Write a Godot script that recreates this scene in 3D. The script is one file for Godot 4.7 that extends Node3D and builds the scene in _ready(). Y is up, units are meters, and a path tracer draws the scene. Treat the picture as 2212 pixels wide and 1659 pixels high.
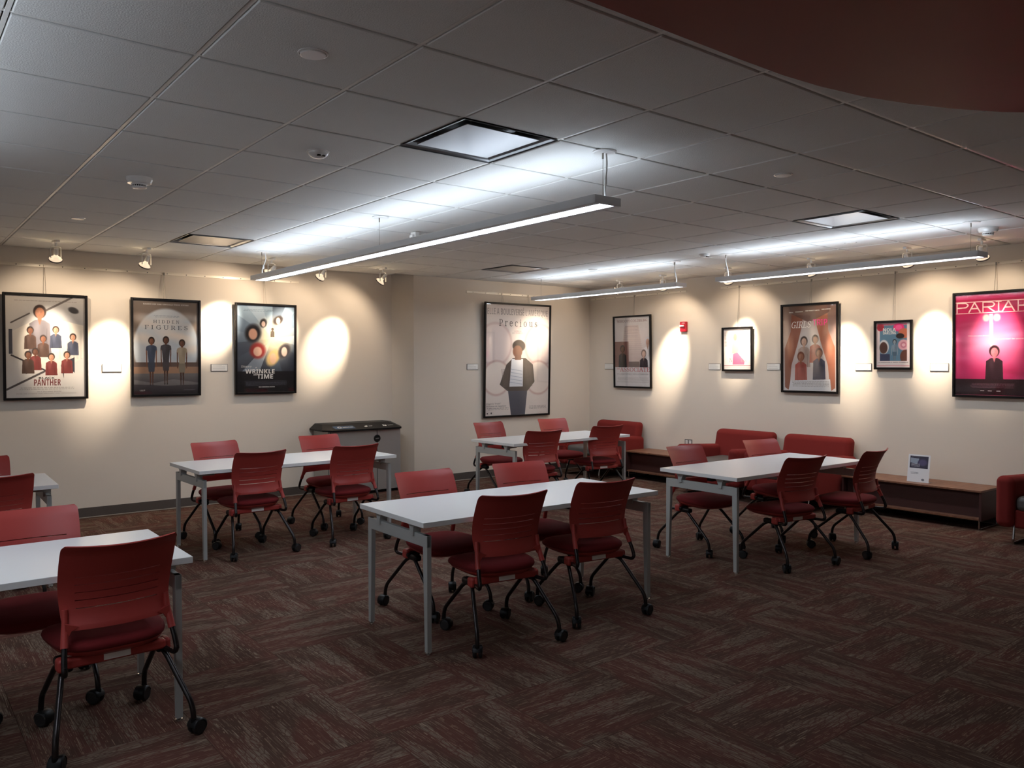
extends Node3D
# A lounge with framed posters, tables and chairs. Metres, y up; the left poster wall runs along x, the right one along z.
const HC := 2.75        # ceiling height
const ZL := -6.12       # left poster wall
const ZJ := -5.90       # wall section beyond the return
const XR := 8.32        # right poster wall
const XW := -7.6        # side wall out of view
const ZB := 5.4         # wall behind the camera
const T := 0.6096       # ceiling tile
const C := 0.61         # carpet tile
var M := {}
var taken := {}
var rng := RandomNumberGenerator.new()
var sans := SystemFont.new()
var sansb := SystemFont.new()
var serif := SystemFont.new()

# [half angle, energy, softness, colour] of the two parts of a gallery lamp's beam
var BEAMS := [[18.0, 3.6, 1.0, Color8(255, 236, 212)], [58.0, 0.225, 0.6, Color8(255, 232, 206)]]
var LEDCOL := Color8(226, 238, 254)
var UP_E := 0.02
var WING_E := 0.175
var DOWN_E := 0.49

func _ready() -> void:
	# camera, sky and exposure first
	var cam := Camera3D.new()
	cam.name = "camera"
	cam.position = Vector3(-0.3573, 1.5917, 3.1292)
	cam.rotation = Vector3(-0.02492, -0.66943, -0.0011)
	cam.fov = 51.081
	cam.near = 0.05; cam.far = 60
	add_child(cam)
	cam.current = true
	var we := WorldEnvironment.new()
	we.name = "world"
	var env := Environment.new()
	env.background_mode = Environment.BG_COLOR
	env.background_color = Color(0, 0, 0)
	env.tonemap_mode = Environment.TONE_MAPPER_LINEAR
	env.tonemap_exposure = 1.58
	env.sdfgi_enabled = true; env.ssao_enabled = true; env.ssil_enabled = true
	we.environment = env
	add_child(we)
	rng.seed = 11
	sans.font_names = PackedStringArray(["Droid Sans"])
	sansb.font_names = PackedStringArray(["Droid Sans"]); sansb.font_weight = 700
	serif.font_names = PackedStringArray(["Droid Serif"])
	materials()
	M.plaque = mat(Color8(124, 126, 128), 0.28, 0.6)
	M.reflector = mat(Color8(225, 220, 210), 0.25, 0.2)
	M.reflector.emission_enabled = true; M.reflector.emission = Color8(255, 226, 190); M.reflector.emission_energy_multiplier = 0.55
	room()
	# pendants
	pendant("long white linear pendant with four glowing sections hanging over the left and centre tables", 2.78, 0.0, -5.04, 4, [[-0.02, 1, 0.01], [-2.50, 0, 0.0], [-4.96, 1, 0.03]])
	pendant("short linear pendant with two glowing sections near the corner, farther of the right pair", 6.75, -2.80, -5.30, 2, [[-2.88, 1, -0.03], [-5.2, 0, 0.0]])
	pendant("linear pendant with two glowing sections beside the right wall over the right table", 6.70, 0.36, -2.20, 2, [[0.28, 0, 0.0], [-2.14, 1, -0.035]])
	pendant("linear pendant out of frame at the left, its glow on the ceiling edge", -0.45, 1.5, -2.1, 3, [[1.45, 1, 0.01], [-2.05, 1, 0.03]])
	pendant("added linear pendant farther left out of frame, fill light for the room", -4.3, 0.0, -5.04, 4, [[-0.02, 1, 0.01], [-2.5, 0, 0.0], [-4.96, 1, 0.03]])  # added as fill, lifts the ceiling and lower walls
	pendant("added linear pendant behind the viewer at the left, out of frame, as fill light", -4.3, 5.0, 1.2, 3, [[4.9, 1, 0.01], [1.3, 1, 0.03]])  # added fill from behind the viewer, for the ceiling and chair backs
	for d in [["square air diffuser in the ceiling nearest the viewer, above the long pendant", 3, 0], ["square air diffuser in the ceiling near the left poster wall", 3, 7], ["square air diffuser in the ceiling above the right pendant", 9, 0], ["square air diffuser in the ceiling near the far corner", 9, 7]]:
		diffuser(d[0], (d[1] + 0.5) * T, -(d[2] + 0.5) * T)
	disc("white round sprinkler cover in the ceiling nearest the viewer", 0.939, 0.298)
	disc("white round sprinkler cover in the ceiling near the left poster wall", 0.915, -4.015)
	disc("white round sprinkler cover in the ceiling left of the right air diffuser", 4.021, 0.277)
	disc("white round sprinkler cover in the ceiling beside the right pendant's light streak", 6.98, -0.915)
	disc("white round sprinkler cover in the ceiling above the far short pendant", 6.55, -4.0)
	ceiling_box("small white box with a side arm on the ceiling behind the long pendant", 3.36, -2.93)
	smoke("white smoke detector in the ceiling at upper left, a stepped round base", 0.945, -2.25)
	smoke("white smoke detector in the ceiling above the right end of the right pendant", 7.13, 0.24)
	dome("white ceiling dome sensor with two dark lenses near the upper left of centre", 1.55, -0.98)
	dome("dark shaded ceiling dome sensor between the two right pendants", 6.53, -2.29)
	# gallery spots and what they light
	var S1 := [["leftmost gallery spotlight over the left poster wall, above the angular grey poster", "L", 0.98, 1.03, 1.79, 1.0], ["second gallery spotlight from the left, over the gap between the first two posters", "L", 1.775, 1.54, 1.65, 1.25], ["gallery spotlight partly hidden behind the far end of the long pendant", "L", 3.06, 2.69, 2.03, 1.15], ["gallery spotlight just under the lit edge of the long pendant", "L", 3.66, 3.42, 1.96, 0.8], ["gallery spotlight in the corner above the recycling station", "L", 4.44, 4.05, 1.83, 1.2]]
	for s in S1: spot(s[0], s[2], -5.43, on_wall("L", s[3], s[4]), 0.2, s[5] * 1.12)
	var S2 := [["gallery spotlight above the middle of the far short pendant, turned sideways", -4.68, on_wall("J", 7.12, 1.95), 1.0], ["gallery spotlight above the near end of the far short pendant", -3.9, on_wall("R", -4.23, 1.70), 1.2], ["gallery spotlight at the far end of the right pendant above the small pale poster", -2.88, on_wall("R", -3.1, 1.85), 1.15], ["gallery spotlight over the brown toned poster on the right wall", -1.78, on_wall("R", -1.66, 1.66), 1.1], ["gallery spotlight over the small blue poster on the right wall", -0.73, on_wall("R", -0.72, 1.80), 1.15], ["rightmost gallery spotlight at the near end of the right pendant", -0.04, on_wall("R", -0.12, 1.80), 0.9]]
	for s in S2: spot(s[0], 7.72, s[1], s[2], PI / 2, s[3])
	# rails, wires, posters, plates
	rail("long brass coloured picture rail on the left wall", "L", -3.2, 3.67)
	rail("short picture rail above the tall pale poster on the back wall", "J", 5.99, 7.52)
	rail("short picture rail in the far corner of the right wall", "R", -5.86, -4.0)
	rail("long picture rail on the right wall above the pink poster", "R", -3.43, 3.2)
	for w in [["hanging wire above the angular grey poster", "L", 0.98, 2.29], ["hanging wire above the poster of three walking figures", "L", 2.12, 2.30], ["hanging wire above the blue and black poster", "L", 3.24, 2.30], ["left hanging wire of the tall pale poster", "J", 6.60, 2.45], ["right hanging wire of the tall pale poster", "J", 7.08, 2.45], ["hanging wire above the narrow poster in the far corner", "R", -4.95, 2.29], ["hanging wire above the small pale poster", "R", -3.14, 2.06], ["hanging wire above the brown toned poster", "R", -2.13, 2.30], ["hanging wire above the small blue poster", "R", -1.135, 2.06], ["hanging wire above the pink poster", "R", -0.135, 2.30]]:
		wire(w[0], w[1], w[2], 2.57, w[3], 0.012)
	var ink := mat(Color8(60, 54, 52), 0.7)
	var gry := mat(Color8(150, 142, 140), 0.7)
	var pale := mat(Color8(232, 228, 222), 0.7)
	var maroon := mat(Color8(112, 40, 40), 0.7)
	var redink := mat(Color8(176, 62, 66), 0.7)
	var hot := mat(Color8(255, 40, 160), 0.6)
	var slate := mat(Color8(66, 72, 84), 0.7)
	poster("framed poster of grey angular shards and a crowd, leftmost on the left wall", "L", 0.985, 1.24, 0.744, 1.058, "shards", [["BLACK", sansb, 0.4, 0.797, 0.2, 0.022, ink], ["PANTHER", sansb, 0.34, 0.822, 0.34, 0.062, maroon], ["IN CINEMAS SOON", sans, 0.38, 0.938, 0.3, 0.011, gry], ["FROM THE STUDIOS THAT BROUGHT YOU 'THE AVENGERS'", sans, 0.12, 0.957, 0.76, 0.010, gry]])
	poster("framed poster of three walking figures under an arch, middle of the left wall", "L", 2.13, 1.245, 0.722, 1.058, "arch", [["BASED ON THE UNTOLD TRUE STORY", serif, 0.15, 0.03, 0.7, 0.014, pale], ["H I D D E N", serif, 0.3, 0.205, 0.4, 0.034, slate], ["F I G U R E S", serif, 0.17, 0.262, 0.66, 0.044, slate], ["1.13.17", sansb, 0.09, 0.95, 0.08, 0.016, pale]])
	poster("blue and black framed poster with round faces, right end of the left rail", "L", 3.245, 1.243, 0.738, 1.058, "rays", [["Disney", serif, 0.07, 0.69, 0.18, 0.032, pale, 0.1], ["A", sansb, 0.31, 0.71, 0.03, 0.014, pale], ["WRINKLE", sansb, 0.14, 0.735, 0.51, 0.05, pale], ["IN", sansb, 0.28, 0.79, 0.05, 0.018, pale], ["TIME", sansb, 0.34, 0.795, 0.28, 0.05, pale], ["IN CINEMAS SOON", sansb, 0.37, 0.935, 0.28, 0.013, pale]])
	poster("tall pale framed poster of a figure in a dark jacket on the back wall", "J", 6.862, 0.84, 1.21, 1.616, "wings", [["ELLE A BOULEVERSÉ L'AMÉRIQUE", sansb, 0.02, 0.02, 0.95, 0.085, gry], ["P r e c i o u s", serif, 0.2, 0.13, 0.6, 0.065, ink], ["un film de", serif, 0.43, 0.232, 0.12, 0.009, gry], ["LEE DANIELS", serif, 0.4, 0.248, 0.2, 0.013, gry], ["D'après \"Push\"", serif, 0.02, 0.885, 0.22, 0.018, ink], ["le roman de Sapphire", serif, 0.02, 0.907, 0.3, 0.018, ink]])
	poster("narrow framed poster with red lettering, far corner of the right wall", "R", -4.965, 1.24, 0.742, 1.055, "office", [["WHOOPI GOLDBERG", serif, 0.07, 0.035, 0.86, 0.036, maroon], ["THE", serif, 0.05, 0.735, 0.09, 0.022, redink], ["ASSOCIATE", serif, 0.14, 0.725, 0.84, 0.062, redink], ["IT'S A MAN'S WORLD. UNTIL OCTOBER 25th.", serif, 0.05, 0.815, 0.9, 0.016, ink]])
	poster("small pale framed poster with a pink shape, washed out by its spotlight", "R", -3.148, 1.496, 0.462, 0.565, "dress", [["N", serif, 0.2, 0.72, 0.12, 0.1, gry], ["Ets", serif, 0.62, 0.745, 0.2, 0.07, gry]])
	poster("framed brown toned poster with a laughing group, middle of the right wall", "R", -2.135, 1.246, 0.742, 1.058, "party", [["HALL", sansb, 0.12, 0.068, 0.08, 0.012, pale], ["HADDISH", sansb, 0.24, 0.064, 0.14, 0.012, pale], ["AND PINKETT SMITH", sansb, 0.43, 0.058, 0.26, 0.012, pale], ["AND LATIFAH", sansb, 0.73, 0.05, 0.16, 0.012, pale], ["GIRLS", serif, 0.17, 0.185, 0.36, 0.075, pale, 0.18], ["TRIP", sans, 0.57, 0.17, 0.26, 0.07, hot]])
	poster("small framed blue and pink comic style poster on the right wall", "R", -1.14, 1.527, 0.418, 0.532, "comic", [["NOLA", sansb, 0.2, 0.12, 0.38, 0.075, pale], ["DARLING", sansb, 0.2, 0.2, 0.38, 0.06, pale], ["A SERIOUSLY SEXY COMEDY", sansb, 0.06, 0.88, 0.88, 0.02, ink]])
	poster("large framed pink poster with a dark figure, cut off at the right edge", "R", -0.148, 1.252, 0.745, 1.055, "pink", [["Who do you become", serif, 0.17, 0.405, 0.32, 0.016, pale, 0.1], ["when you can't be yourself?", serif, 0.5, 0.44, 0.44, 0.018, pale, 0.1]])
	for p in [["caption plate in the light pool right of the leftmost poster", "L", 1.589], ["caption plate left of the blue and black poster", "L", 2.709], ["caption plate left of the tall pale poster", "J", 6.089], ["caption plate left of the narrow corner poster", "R", -5.463], ["caption plate left of the small pale poster", "R", -3.525], ["caption plate left of the brown toned poster", "R", -2.636], ["caption plate left of the small blue poster", "R", -1.486], ["caption plate left of the pink poster", "R", -0.668]]:
		plaque(p[0], p[1], p[2])
	pull_station()
	outlet()
	recycling()
	# seating along the right wall
	armchair("red armchair in the far corner, left of the low bench", -5.14)
	armchair("red armchair with grey seat between the low bench and another armchair", -2.95)
	armchair("red armchair right of its twin, behind the right table", -1.96)
	armchair("red armchair with grey seat cut off at the right edge", 0.68)
	bench("low wooden bench left of the armchair pair, partly behind the right table", -4.67, -3.42)
	bench("low wooden bench on the right carrying the flyer holder", -1.47, -0.06)
	notice_stand()
	# tables and chairs
	var tb := [["white table with grey legs in the centre foreground", 2.86, -0.896, -0.025], ["white table with grey legs in front of the left wall's posters", 2.56, -3.842, 0.023], ["white table with grey legs below the tall pale poster", 5.87, -3.964, 0.023], ["white table with grey legs on the right before the armchairs", 5.597, -0.891, -0.014], ["white table at the lower left corner, nearest the viewer", -0.177, -0.928, -0.004], ["white table far left, only its right end in frame", -0.252, -3.761, -0.03]]
	for t in tb: table(t[0], t[1], t[2], t[3])
	var c0 := make_chair()
	var ch := [["red chair nearest the viewer at lower left, back towards us", 0.415, -0.655, 0.04], ["red chair across the lower left table, facing us, cut off at the left edge", 0.22, -1.27, PI],
		["front left red chair at the centre table, back towards us", 2.465, -0.585, -0.15], ["front right red chair at the centre table, back towards us", 3.22, -0.61, -0.15], ["red chair facing us at the left end of the centre table", 2.52, -1.265, PI - 0.02], ["red chair facing us at the far middle of the centre table", 3.29, -1.23, PI - 0.12],
		["front left red chair at the table before the left wall, back towards us", 2.13, -3.585, 0.04], ["front right red chair at the table before the left wall, back towards us", 3.0, -3.56, 0.0], ["red chair facing us at the left end of the table before the left wall", 2.12, -4.23, PI + 0.12], ["red chair facing us before the recycling station", 3.17, -4.27, PI + 0.08],
		["front left red chair at the table below the tall pale poster, back towards us", 5.36, -3.68, -0.2], ["front right red chair at the table below the tall pale poster, back towards us", 6.38, -3.74, -0.15], ["red chair facing us left of the table below the tall pale poster", 5.56, -4.62, PI], ["red chair facing us in the middle behind the table below the tall pale poster", 6.58, -4.62, PI - 0.12],
		["front left red chair at the right table, back towards us", 5.34, -0.54, -0.17], ["red chair at the right end of the right table, seen nearly side on", 6.18, -0.45, 0.08], ["red chair facing us at the left end of the right table", 5.19, -1.25, PI - 0.05], ["red chair facing us behind the right table, before the armchair pair", 6.17, -1.17, PI - 0.15],
		["red chair at the far left table, back towards us, half out of frame", 0.235, -3.22, 0.0], ["red chair facing us at the far left table, a sliver at the left edge", 0.235, -4.1, PI]]
	for k in ch.size():
		var c: Array = ch[k]
		if k == 0:
			c0.position = Vector3(c[1], 0, c[2]); c0.rotation.y = c[3]; c0.set_meta("label", c[0])
		else: dup(c0, c[0], Vector3(c[1], 0, c[2]), c[3])
		(c0 if k == 0 else get_child(get_child_count() - 1)).set_meta("group", "red nesting chairs at the tables")

# ---------------------------------------------------------------- shapes
func S() -> SurfaceTool:
	var st := SurfaceTool.new()
	st.begin(Mesh.PRIMITIVE_TRIANGLES)
	return st

func vtx(st: SurfaceTool, p: Vector3, n: Vector3, uv := Vector2.ZERO) -> void:
	st.set_normal(n); st.set_uv(uv); st.add_vertex(p)

func q4(st: SurfaceTool, a: Vector3, b: Vector3, c: Vector3, d: Vector3, out: Vector3, uv := [Vector2(0, 1), Vector2(1, 1), Vector2(1, 0), Vector2(0, 0)]) -> void:
	var n := (c - a).cross(b - a)
	if n.length() < 1e-12: n = (d - a).cross(c - a)
	var P := [a, b, c, d]
	var U: Array = uv
	if n.dot(out) < 0:
		P = [a, d, c, b]; U = [uv[0], uv[3], uv[2], uv[1]]; n = -n
	n = n.normalized()
	for k in [0, 1, 2, 0, 2, 3]: vtx(st, P[k], n, U[k])

func t3(st: SurfaceTool, a: Vector3, b: Vector3, c: Vector3, out: Vector3) -> void:
	var n := (c - a).cross(b - a)
	if n.dot(out) < 0:
		var x := b; b = c; c = x; n = -n
	n = n.normalized()
	vtx(st, a, n); vtx(st, b, n); vtx(st, c, n)

func at(p: Vector3, e := Vector3.ZERO) -> Transform3D:
	return Transform3D(Basis.from_euler(e), p)

# chamfered box centred on xf
func bx(st: SurfaceTool, xf: Transform3D, size: Vector3, b := 0.0) -> void:
	var h := size / 2.0
	b = minf(b, minf(h.x, minf(h.y, h.z)) * 0.9)
	var B := xf.basis
	for ax in 3:
		for s in [-1.0, 1.0]:
			var u := (ax + 1) % 3
			var v := (ax + 2) % 3
			var n := Vector3.ZERO; n[ax] = s
			var P := []
			for k in [[-1, -1], [1, -1], [1, 1], [-1, 1]]:
				var p := Vector3.ZERO
				p[ax] = s * h[ax]; p[u] = k[0] * (h[u] - b); p[v] = k[1] * (h[v] - b)
				P.append(xf * p)
			q4(st, P[0], P[1], P[2], P[3], B * n)
	if b <= 0: return
	for ax in 3:
		var u := (ax + 1) % 3
		var v := (ax + 2) % 3
		for su in [-1.0, 1.0]:
			for sv in [-1.0, 1.0]:
				var P := []
				for k in [[-1, 0], [1, 0], [1, 1], [-1, 1]]:
					var p := Vector3.ZERO
					p[ax] = k[0] * (h[ax] - b)
					p[u] = su * (h[u] - (b if k[1] == 0 else 0.0))
					p[v] = sv * (h[v] - (0.0 if k[1] == 0 else b))
					P.append(xf * p)
				var n := Vector3.ZERO; n[u] = su; n[v] = sv
				q4(st, P[0], P[1], P[2], P[3], B * n)
	for sx in [-1.0, 1.0]:
		for sy in [-1.0, 1.0]:
			for sz in [-1.0, 1.0]:
				t3(st, xf * Vector3(sx * h.x, sy * (h.y - b), sz * (h.z - b)), xf * Vector3(sx * (h.x - b), sy * h.y, sz * (h.z - b)), xf * Vector3(sx * (h.x - b), sy * (h.y - b), sz * h.z), B * Vector3(sx, sy, sz))

# box with round edges, smooth; bend moves each point
func rbox(st: SurfaceTool, xf: Transform3D, size: Vector3, r: float, seg := 3, warp = null) -> void:
	var h := size / 2.0
	r = minf(r, minf(h.x, minf(h.y, h.z)) * 0.999)
	var ticks := []
	for k in seg + 1: ticks.append([-1.0, tan(-PI / 4 + PI / 4 * k / seg)])
	if warp != null:
		for k in range(1, 6): ticks.append([-1.0 + 2.0 * k / 6.0, 0.0])
	for k in seg + 1: ticks.append([1.0, tan(PI / 4 * k / seg)])
	for ax in 3:
		for s in [-1.0, 1.0]:
			var u := (ax + 1) % 3
			var v := (ax + 2) % 3
			var rows := []
			var nor := []
			for a in ticks:
				var row := []
				var nr := []
				for b in ticks:
					var d := Vector3.ZERO
					d[ax] = s; d[u] = a[1]; d[v] = b[1]
					d = d.normalized()
					var p := Vector3.ZERO
					p[ax] = s * (h[ax] - r); p[u] = a[0] * (h[u] - r); p[v] = b[0] * (h[v] - r)
					p += d * r
					if warp != null:
						var e := 0.002
						var t1 := Vector3.ZERO; t1[u] = 1; t1 = (t1 - d * t1.dot(d)).normalized()
						var t2 := d.cross(t1)
						var q: Vector3 = warp.call(p)
						var n2: Vector3 = (warp.call(p + t1 * e) - q).cross(warp.call(p + t2 * e) - q).normalized()
						p = q
						d = n2 if n2.dot(d) > 0 else -n2
					row.append(xf * p); nr.append((xf.basis * d).normalized())
				rows.append(row); nor.append(nr)
			skin(st, rows, nor)

# quads over rows of points with their normals
func skin(st: SurfaceTool, rows: Array, nor: Array) -> void:
	for i in rows.size() - 1:
		for j in rows[i].size() - 1:
			var I := [[i, j], [i + 1, j], [i + 1, j + 1], [i, j + 1]]
			var a: Vector3 = rows[i][j]
			var c: Vector3 = rows[i + 1][j + 1]
			var n: Vector3 = (c - a).cross(rows[i + 1][j] - rows[i][j + 1])
			var want: Vector3 = nor[i][j] + nor[i + 1][j + 1]
			var order := [0, 1, 2, 0, 2, 3]
			# (c-a) x (b-d) points along the front for clockwise quads
			if n.dot(want) < 0: order = [0, 2, 1, 0, 3, 2]
			for k in order:
				var e: Array = I[k]
				vtx(st, rows[e[0]][e[1]], nor[e[0]][e[1]], Vector2(float(e[1]) / (rows[0].size() - 1), float(e[0]) / (rows.size() - 1)))

# smooth normals from the points themselves; wrap joins the last column to the first; inside is a point the normals turn away from
func auto(st: SurfaceTool, rows: Array, wrap: bool, inside: Vector3) -> void:
	var nor := []
	var R := rows.size()
	for i in R:
		var nr := []
		var K: int = rows[i].size()
		for j in K:
			var a: Vector3 = rows[maxi(i - 1, 0)][j]
			var b: Vector3 = rows[mini(i + 1, R - 1)][j]
			var jl := j - 1
			var jr := j + 1
			if wrap:
				jl = (j - 1 + K - 1) % (K - 1); jr = (j + 1) % (K - 1)
				if j == K - 1: jl = K - 2; jr = 1
			else:
				jl = maxi(j - 1, 0); jr = mini(j + 1, K - 1)
			var n: Vector3 = (b - a).cross(rows[i][jr] - rows[i][jl])
			if n.length() < 1e-10:
				n = Vector3(rows[i][j]) - inside
			n = n.normalized()
			if n.dot(Vector3(rows[i][j]) - inside) < 0: n = -n
			nr.append(n)
		nor.append(nr)
	skin(st, rows, nor)

func tube(st: SurfaceTool, pts: Array, r: float, n := 10, cap := true, r2 := -1.0) -> void:
	var rows := []
	var nor := []
	var up := Vector3(0.31, 0.83, 0.46)
	for i in pts.size():
		var d: Vector3 = (Vector3(pts[mini(i + 1, pts.size() - 1)]) - Vector3(pts[maxi(i - 1, 0)])).normalized()
		var x: Vector3 = (up - d * up.dot(d)).normalized()
		up = x
		var y := d.cross(x)
		var rr := r if r2 < 0 else lerpf(r, r2, float(i) / (pts.size() - 1))
		var row := []
		var nr := []
		for k in n + 1:
			var a := TAU * k / n
			var q := x * cos(a) + y * sin(a)
			row.append(Vector3(pts[i]) + q * rr); nr.append(q)
		rows.append(row); nor.append(nr)
		if cap and (i == 0 or i == pts.size() - 1):
			var o := -d if i == 0 else d
			for k in n: t3(st, pts[i], row[k], row[k + 1], o)
	skin(st, rows, nor)

# rounds the corners of a polyline
func bend(pts: Array, r: float, seg := 5) -> Array:
	var out := [pts[0]]
	for i in range(1, pts.size() - 1):
		var p: Vector3 = pts[i]
		var a: Vector3 = p + (Vector3(pts[i - 1]) - p).limit_length(r)
		var b: Vector3 = p + (Vector3(pts[i + 1]) - p).limit_length(r)
		for k in seg + 1:
			var t := float(k) / seg
			out.append(a.lerp(p, t).lerp(p.lerp(b, t), t))
	out.append(pts[-1])
	return out

# profile of Vector2(radius, y) turned about the y axis of xf, hard edges between segments
func lathe(st: SurfaceTool, xf: Transform3D, prof: Array, n := 20) -> void:
	for i in prof.size() - 1:
		var a: Vector2 = prof[i]
		var b: Vector2 = prof[i + 1]
		var d := b - a
		var nn := Vector2(d.y, -d.x).normalized()
		var rows := [[], []]
		var nor := [[], []]
		for k in n + 1:
			var t := TAU * k / n
			var e := Vector3(cos(t), 0, sin(t))
			for w in 2:
				var p: Vector2 = prof[i + w]
				rows[w].append(xf * (e * p.x + Vector3(0, p.y, 0)))
				nor[w].append((xf.basis * (e * nn.x + Vector3(0, nn.y, 0))).normalized())
		skin(st, rows, nor)

# polygon in xy of xf, pulled along z from 0 to depth
func prism(st: SurfaceTool, xf: Transform3D, poly: PackedVector2Array, depth: float) -> void:
	var tri := Geometry2D.triangulate_polygon(poly)
	for k in range(0, tri.size(), 3):
		var P := []
		for m in 3: P.append(Vector3(poly[tri[k + m]].x, poly[tri[k + m]].y, 0))
		t3(st, xf * P[0], xf * P[1], xf * P[2], xf.basis * Vector3(0, 0, -signf(depth)))
		var D := Vector3(0, 0, depth)
		t3(st, xf * (P[0] + D), xf * (P[1] + D), xf * (P[2] + D), xf.basis * Vector3(0, 0, signf(depth)))
	var area := 0.0
	for k in poly.size():
		var a := poly[k]
		var b := poly[(k + 1) % poly.size()]
		area += a.x * b.y - b.x * a.y
	for k in poly.size():
		var a := poly[k]
		var b := poly[(k + 1) % poly.size()]
		var d := b - a
		var o := Vector3(d.y, -d.x, 0) * signf(area)
		q4(st, xf * Vector3(a.x, a.y, 0), xf * Vector3(b.x, b.y, 0), xf * Vector3(b.x, b.y, depth), xf * Vector3(a.x, a.y, depth), xf.basis * o)

# ---------------------------------------------------------------- objects
func numbered(called: String) -> String:
	if not taken.has(called):
		taken[called] = 0
		return called
	taken[called] += 1
	return "%s_%03d" % [called, taken[called]]

func tag(o: Node, label: String, category: String, group := "") -> void:
	o.set_meta("label", label); o.set_meta("category", category)
	if group: o.set_meta("group", group)

func thing(called: String, label: String, category: String, pos := Vector3.ZERO, turn := 0.0, group := "") -> Node3D:
	var o := Node3D.new()
	o.name = numbered(called)
	add_child(o)
	o.position = pos
	o.rotation.y = turn
	tag(o, label, category, group)
	return o

func obj(called: String, st: SurfaceTool, m: Material, parent: Node = self, label := "") -> MeshInstance3D:
	return put(called, st.commit(), m, parent, label)

func put(called: String, mesh: Mesh, m: Material, parent: Node = self, label := "") -> MeshInstance3D:
	var o := MeshInstance3D.new()
	o.mesh = mesh
	o.material_override = m
	o.name = numbered(called) if parent == self else called
	o.cast_shadow = GeometryInstance3D.SHADOW_CASTING_SETTING_ON
	parent.add_child(o, true)
	if label: o.set_meta("label", label)
	return o

func struct(called: String, st: SurfaceTool, m: Material) -> MeshInstance3D:
	var o := obj(called, st, m)
	o.set_meta("kind", "structure")
	return o

func dup(src: Node3D, label: String, pos: Vector3, turn: float) -> Node3D:
	var c: Node3D = src.duplicate()
	c.name = numbered(String(src.name))
	add_child(c)
	c.position = pos; c.rotation.y = turn
	c.set_meta("label", label)
	return c

# lettering: TextMesh fitted to width w and height h, centred on pos, facing +z of the parent
func letters(parent: Node, text: String, font: Font, pos: Vector3, w: float, h: float, m: Material, slant := 0.0) -> void:
	var tm := TextMesh.new()
	tm.text = text; tm.font = font; tm.font_size = 32; tm.pixel_size = 0.01; tm.depth = 0.0; tm.curve_step = 2.0
	var box := tm.get_aabb()
	if box.size.x < 0.0001: return
	var o := put("lettering", tm, m, parent)
	var sx := w / box.size.x
	var sy := h / box.size.y
	o.transform = Transform3D(Basis(Vector3(sx, 0, 0), Vector3(slant * sy, sy, 0), Vector3(0, 0, 0.05)), pos - Vector3((box.position.x + box.size.x / 2) * sx + slant * sy * (box.position.y + box.size.y / 2), (box.position.y + box.size.y / 2) * sy, 0))

# ---------------------------------------------------------------- materials
func mat(color: Color, rough := 0.6, metal := 0.0, spec := 0.5) -> StandardMaterial3D:
	var m := StandardMaterial3D.new()
	m.albedo_color = color; m.roughness = rough; m.metallic = metal; m.metallic_specular = spec
	return m

func noise(freq: float, type := FastNoiseLite.TYPE_SIMPLEX_SMOOTH, seed := 1, oct := 3) -> FastNoiseLite:
	var n := FastNoiseLite.new()
	n.seed = seed; n.noise_type = type; n.frequency = freq; n.fractal_octaves = oct
	return n

func ntex(freq: float, size := 256, seed := 1, oct := 3) -> NoiseTexture2D:
	var t := NoiseTexture2D.new()
	t.width = size; t.height = size; t.seamless = true; t.noise = noise(freq, FastNoiseLite.TYPE_SIMPLEX_SMOOTH, seed, oct)
	return t

func bumpy(m: StandardMaterial3D, tex: Texture2D, cm: float, scale: float) -> StandardMaterial3D:
	m.heightmap_enabled = true
	m.heightmap_texture = tex; m.heightmap_scale = cm
	m.uv1_triplanar = true; m.uv1_world_triplanar = true; m.uv1_scale = Vector3.ONE * scale
	return m

func glow(color: Color, energy: float) -> StandardMaterial3D:
	var m := mat(Color(0.9, 0.9, 0.9), 0.5)
	m.emission_enabled = true; m.emission = color; m.emission_energy_multiplier = energy
	return m

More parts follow.
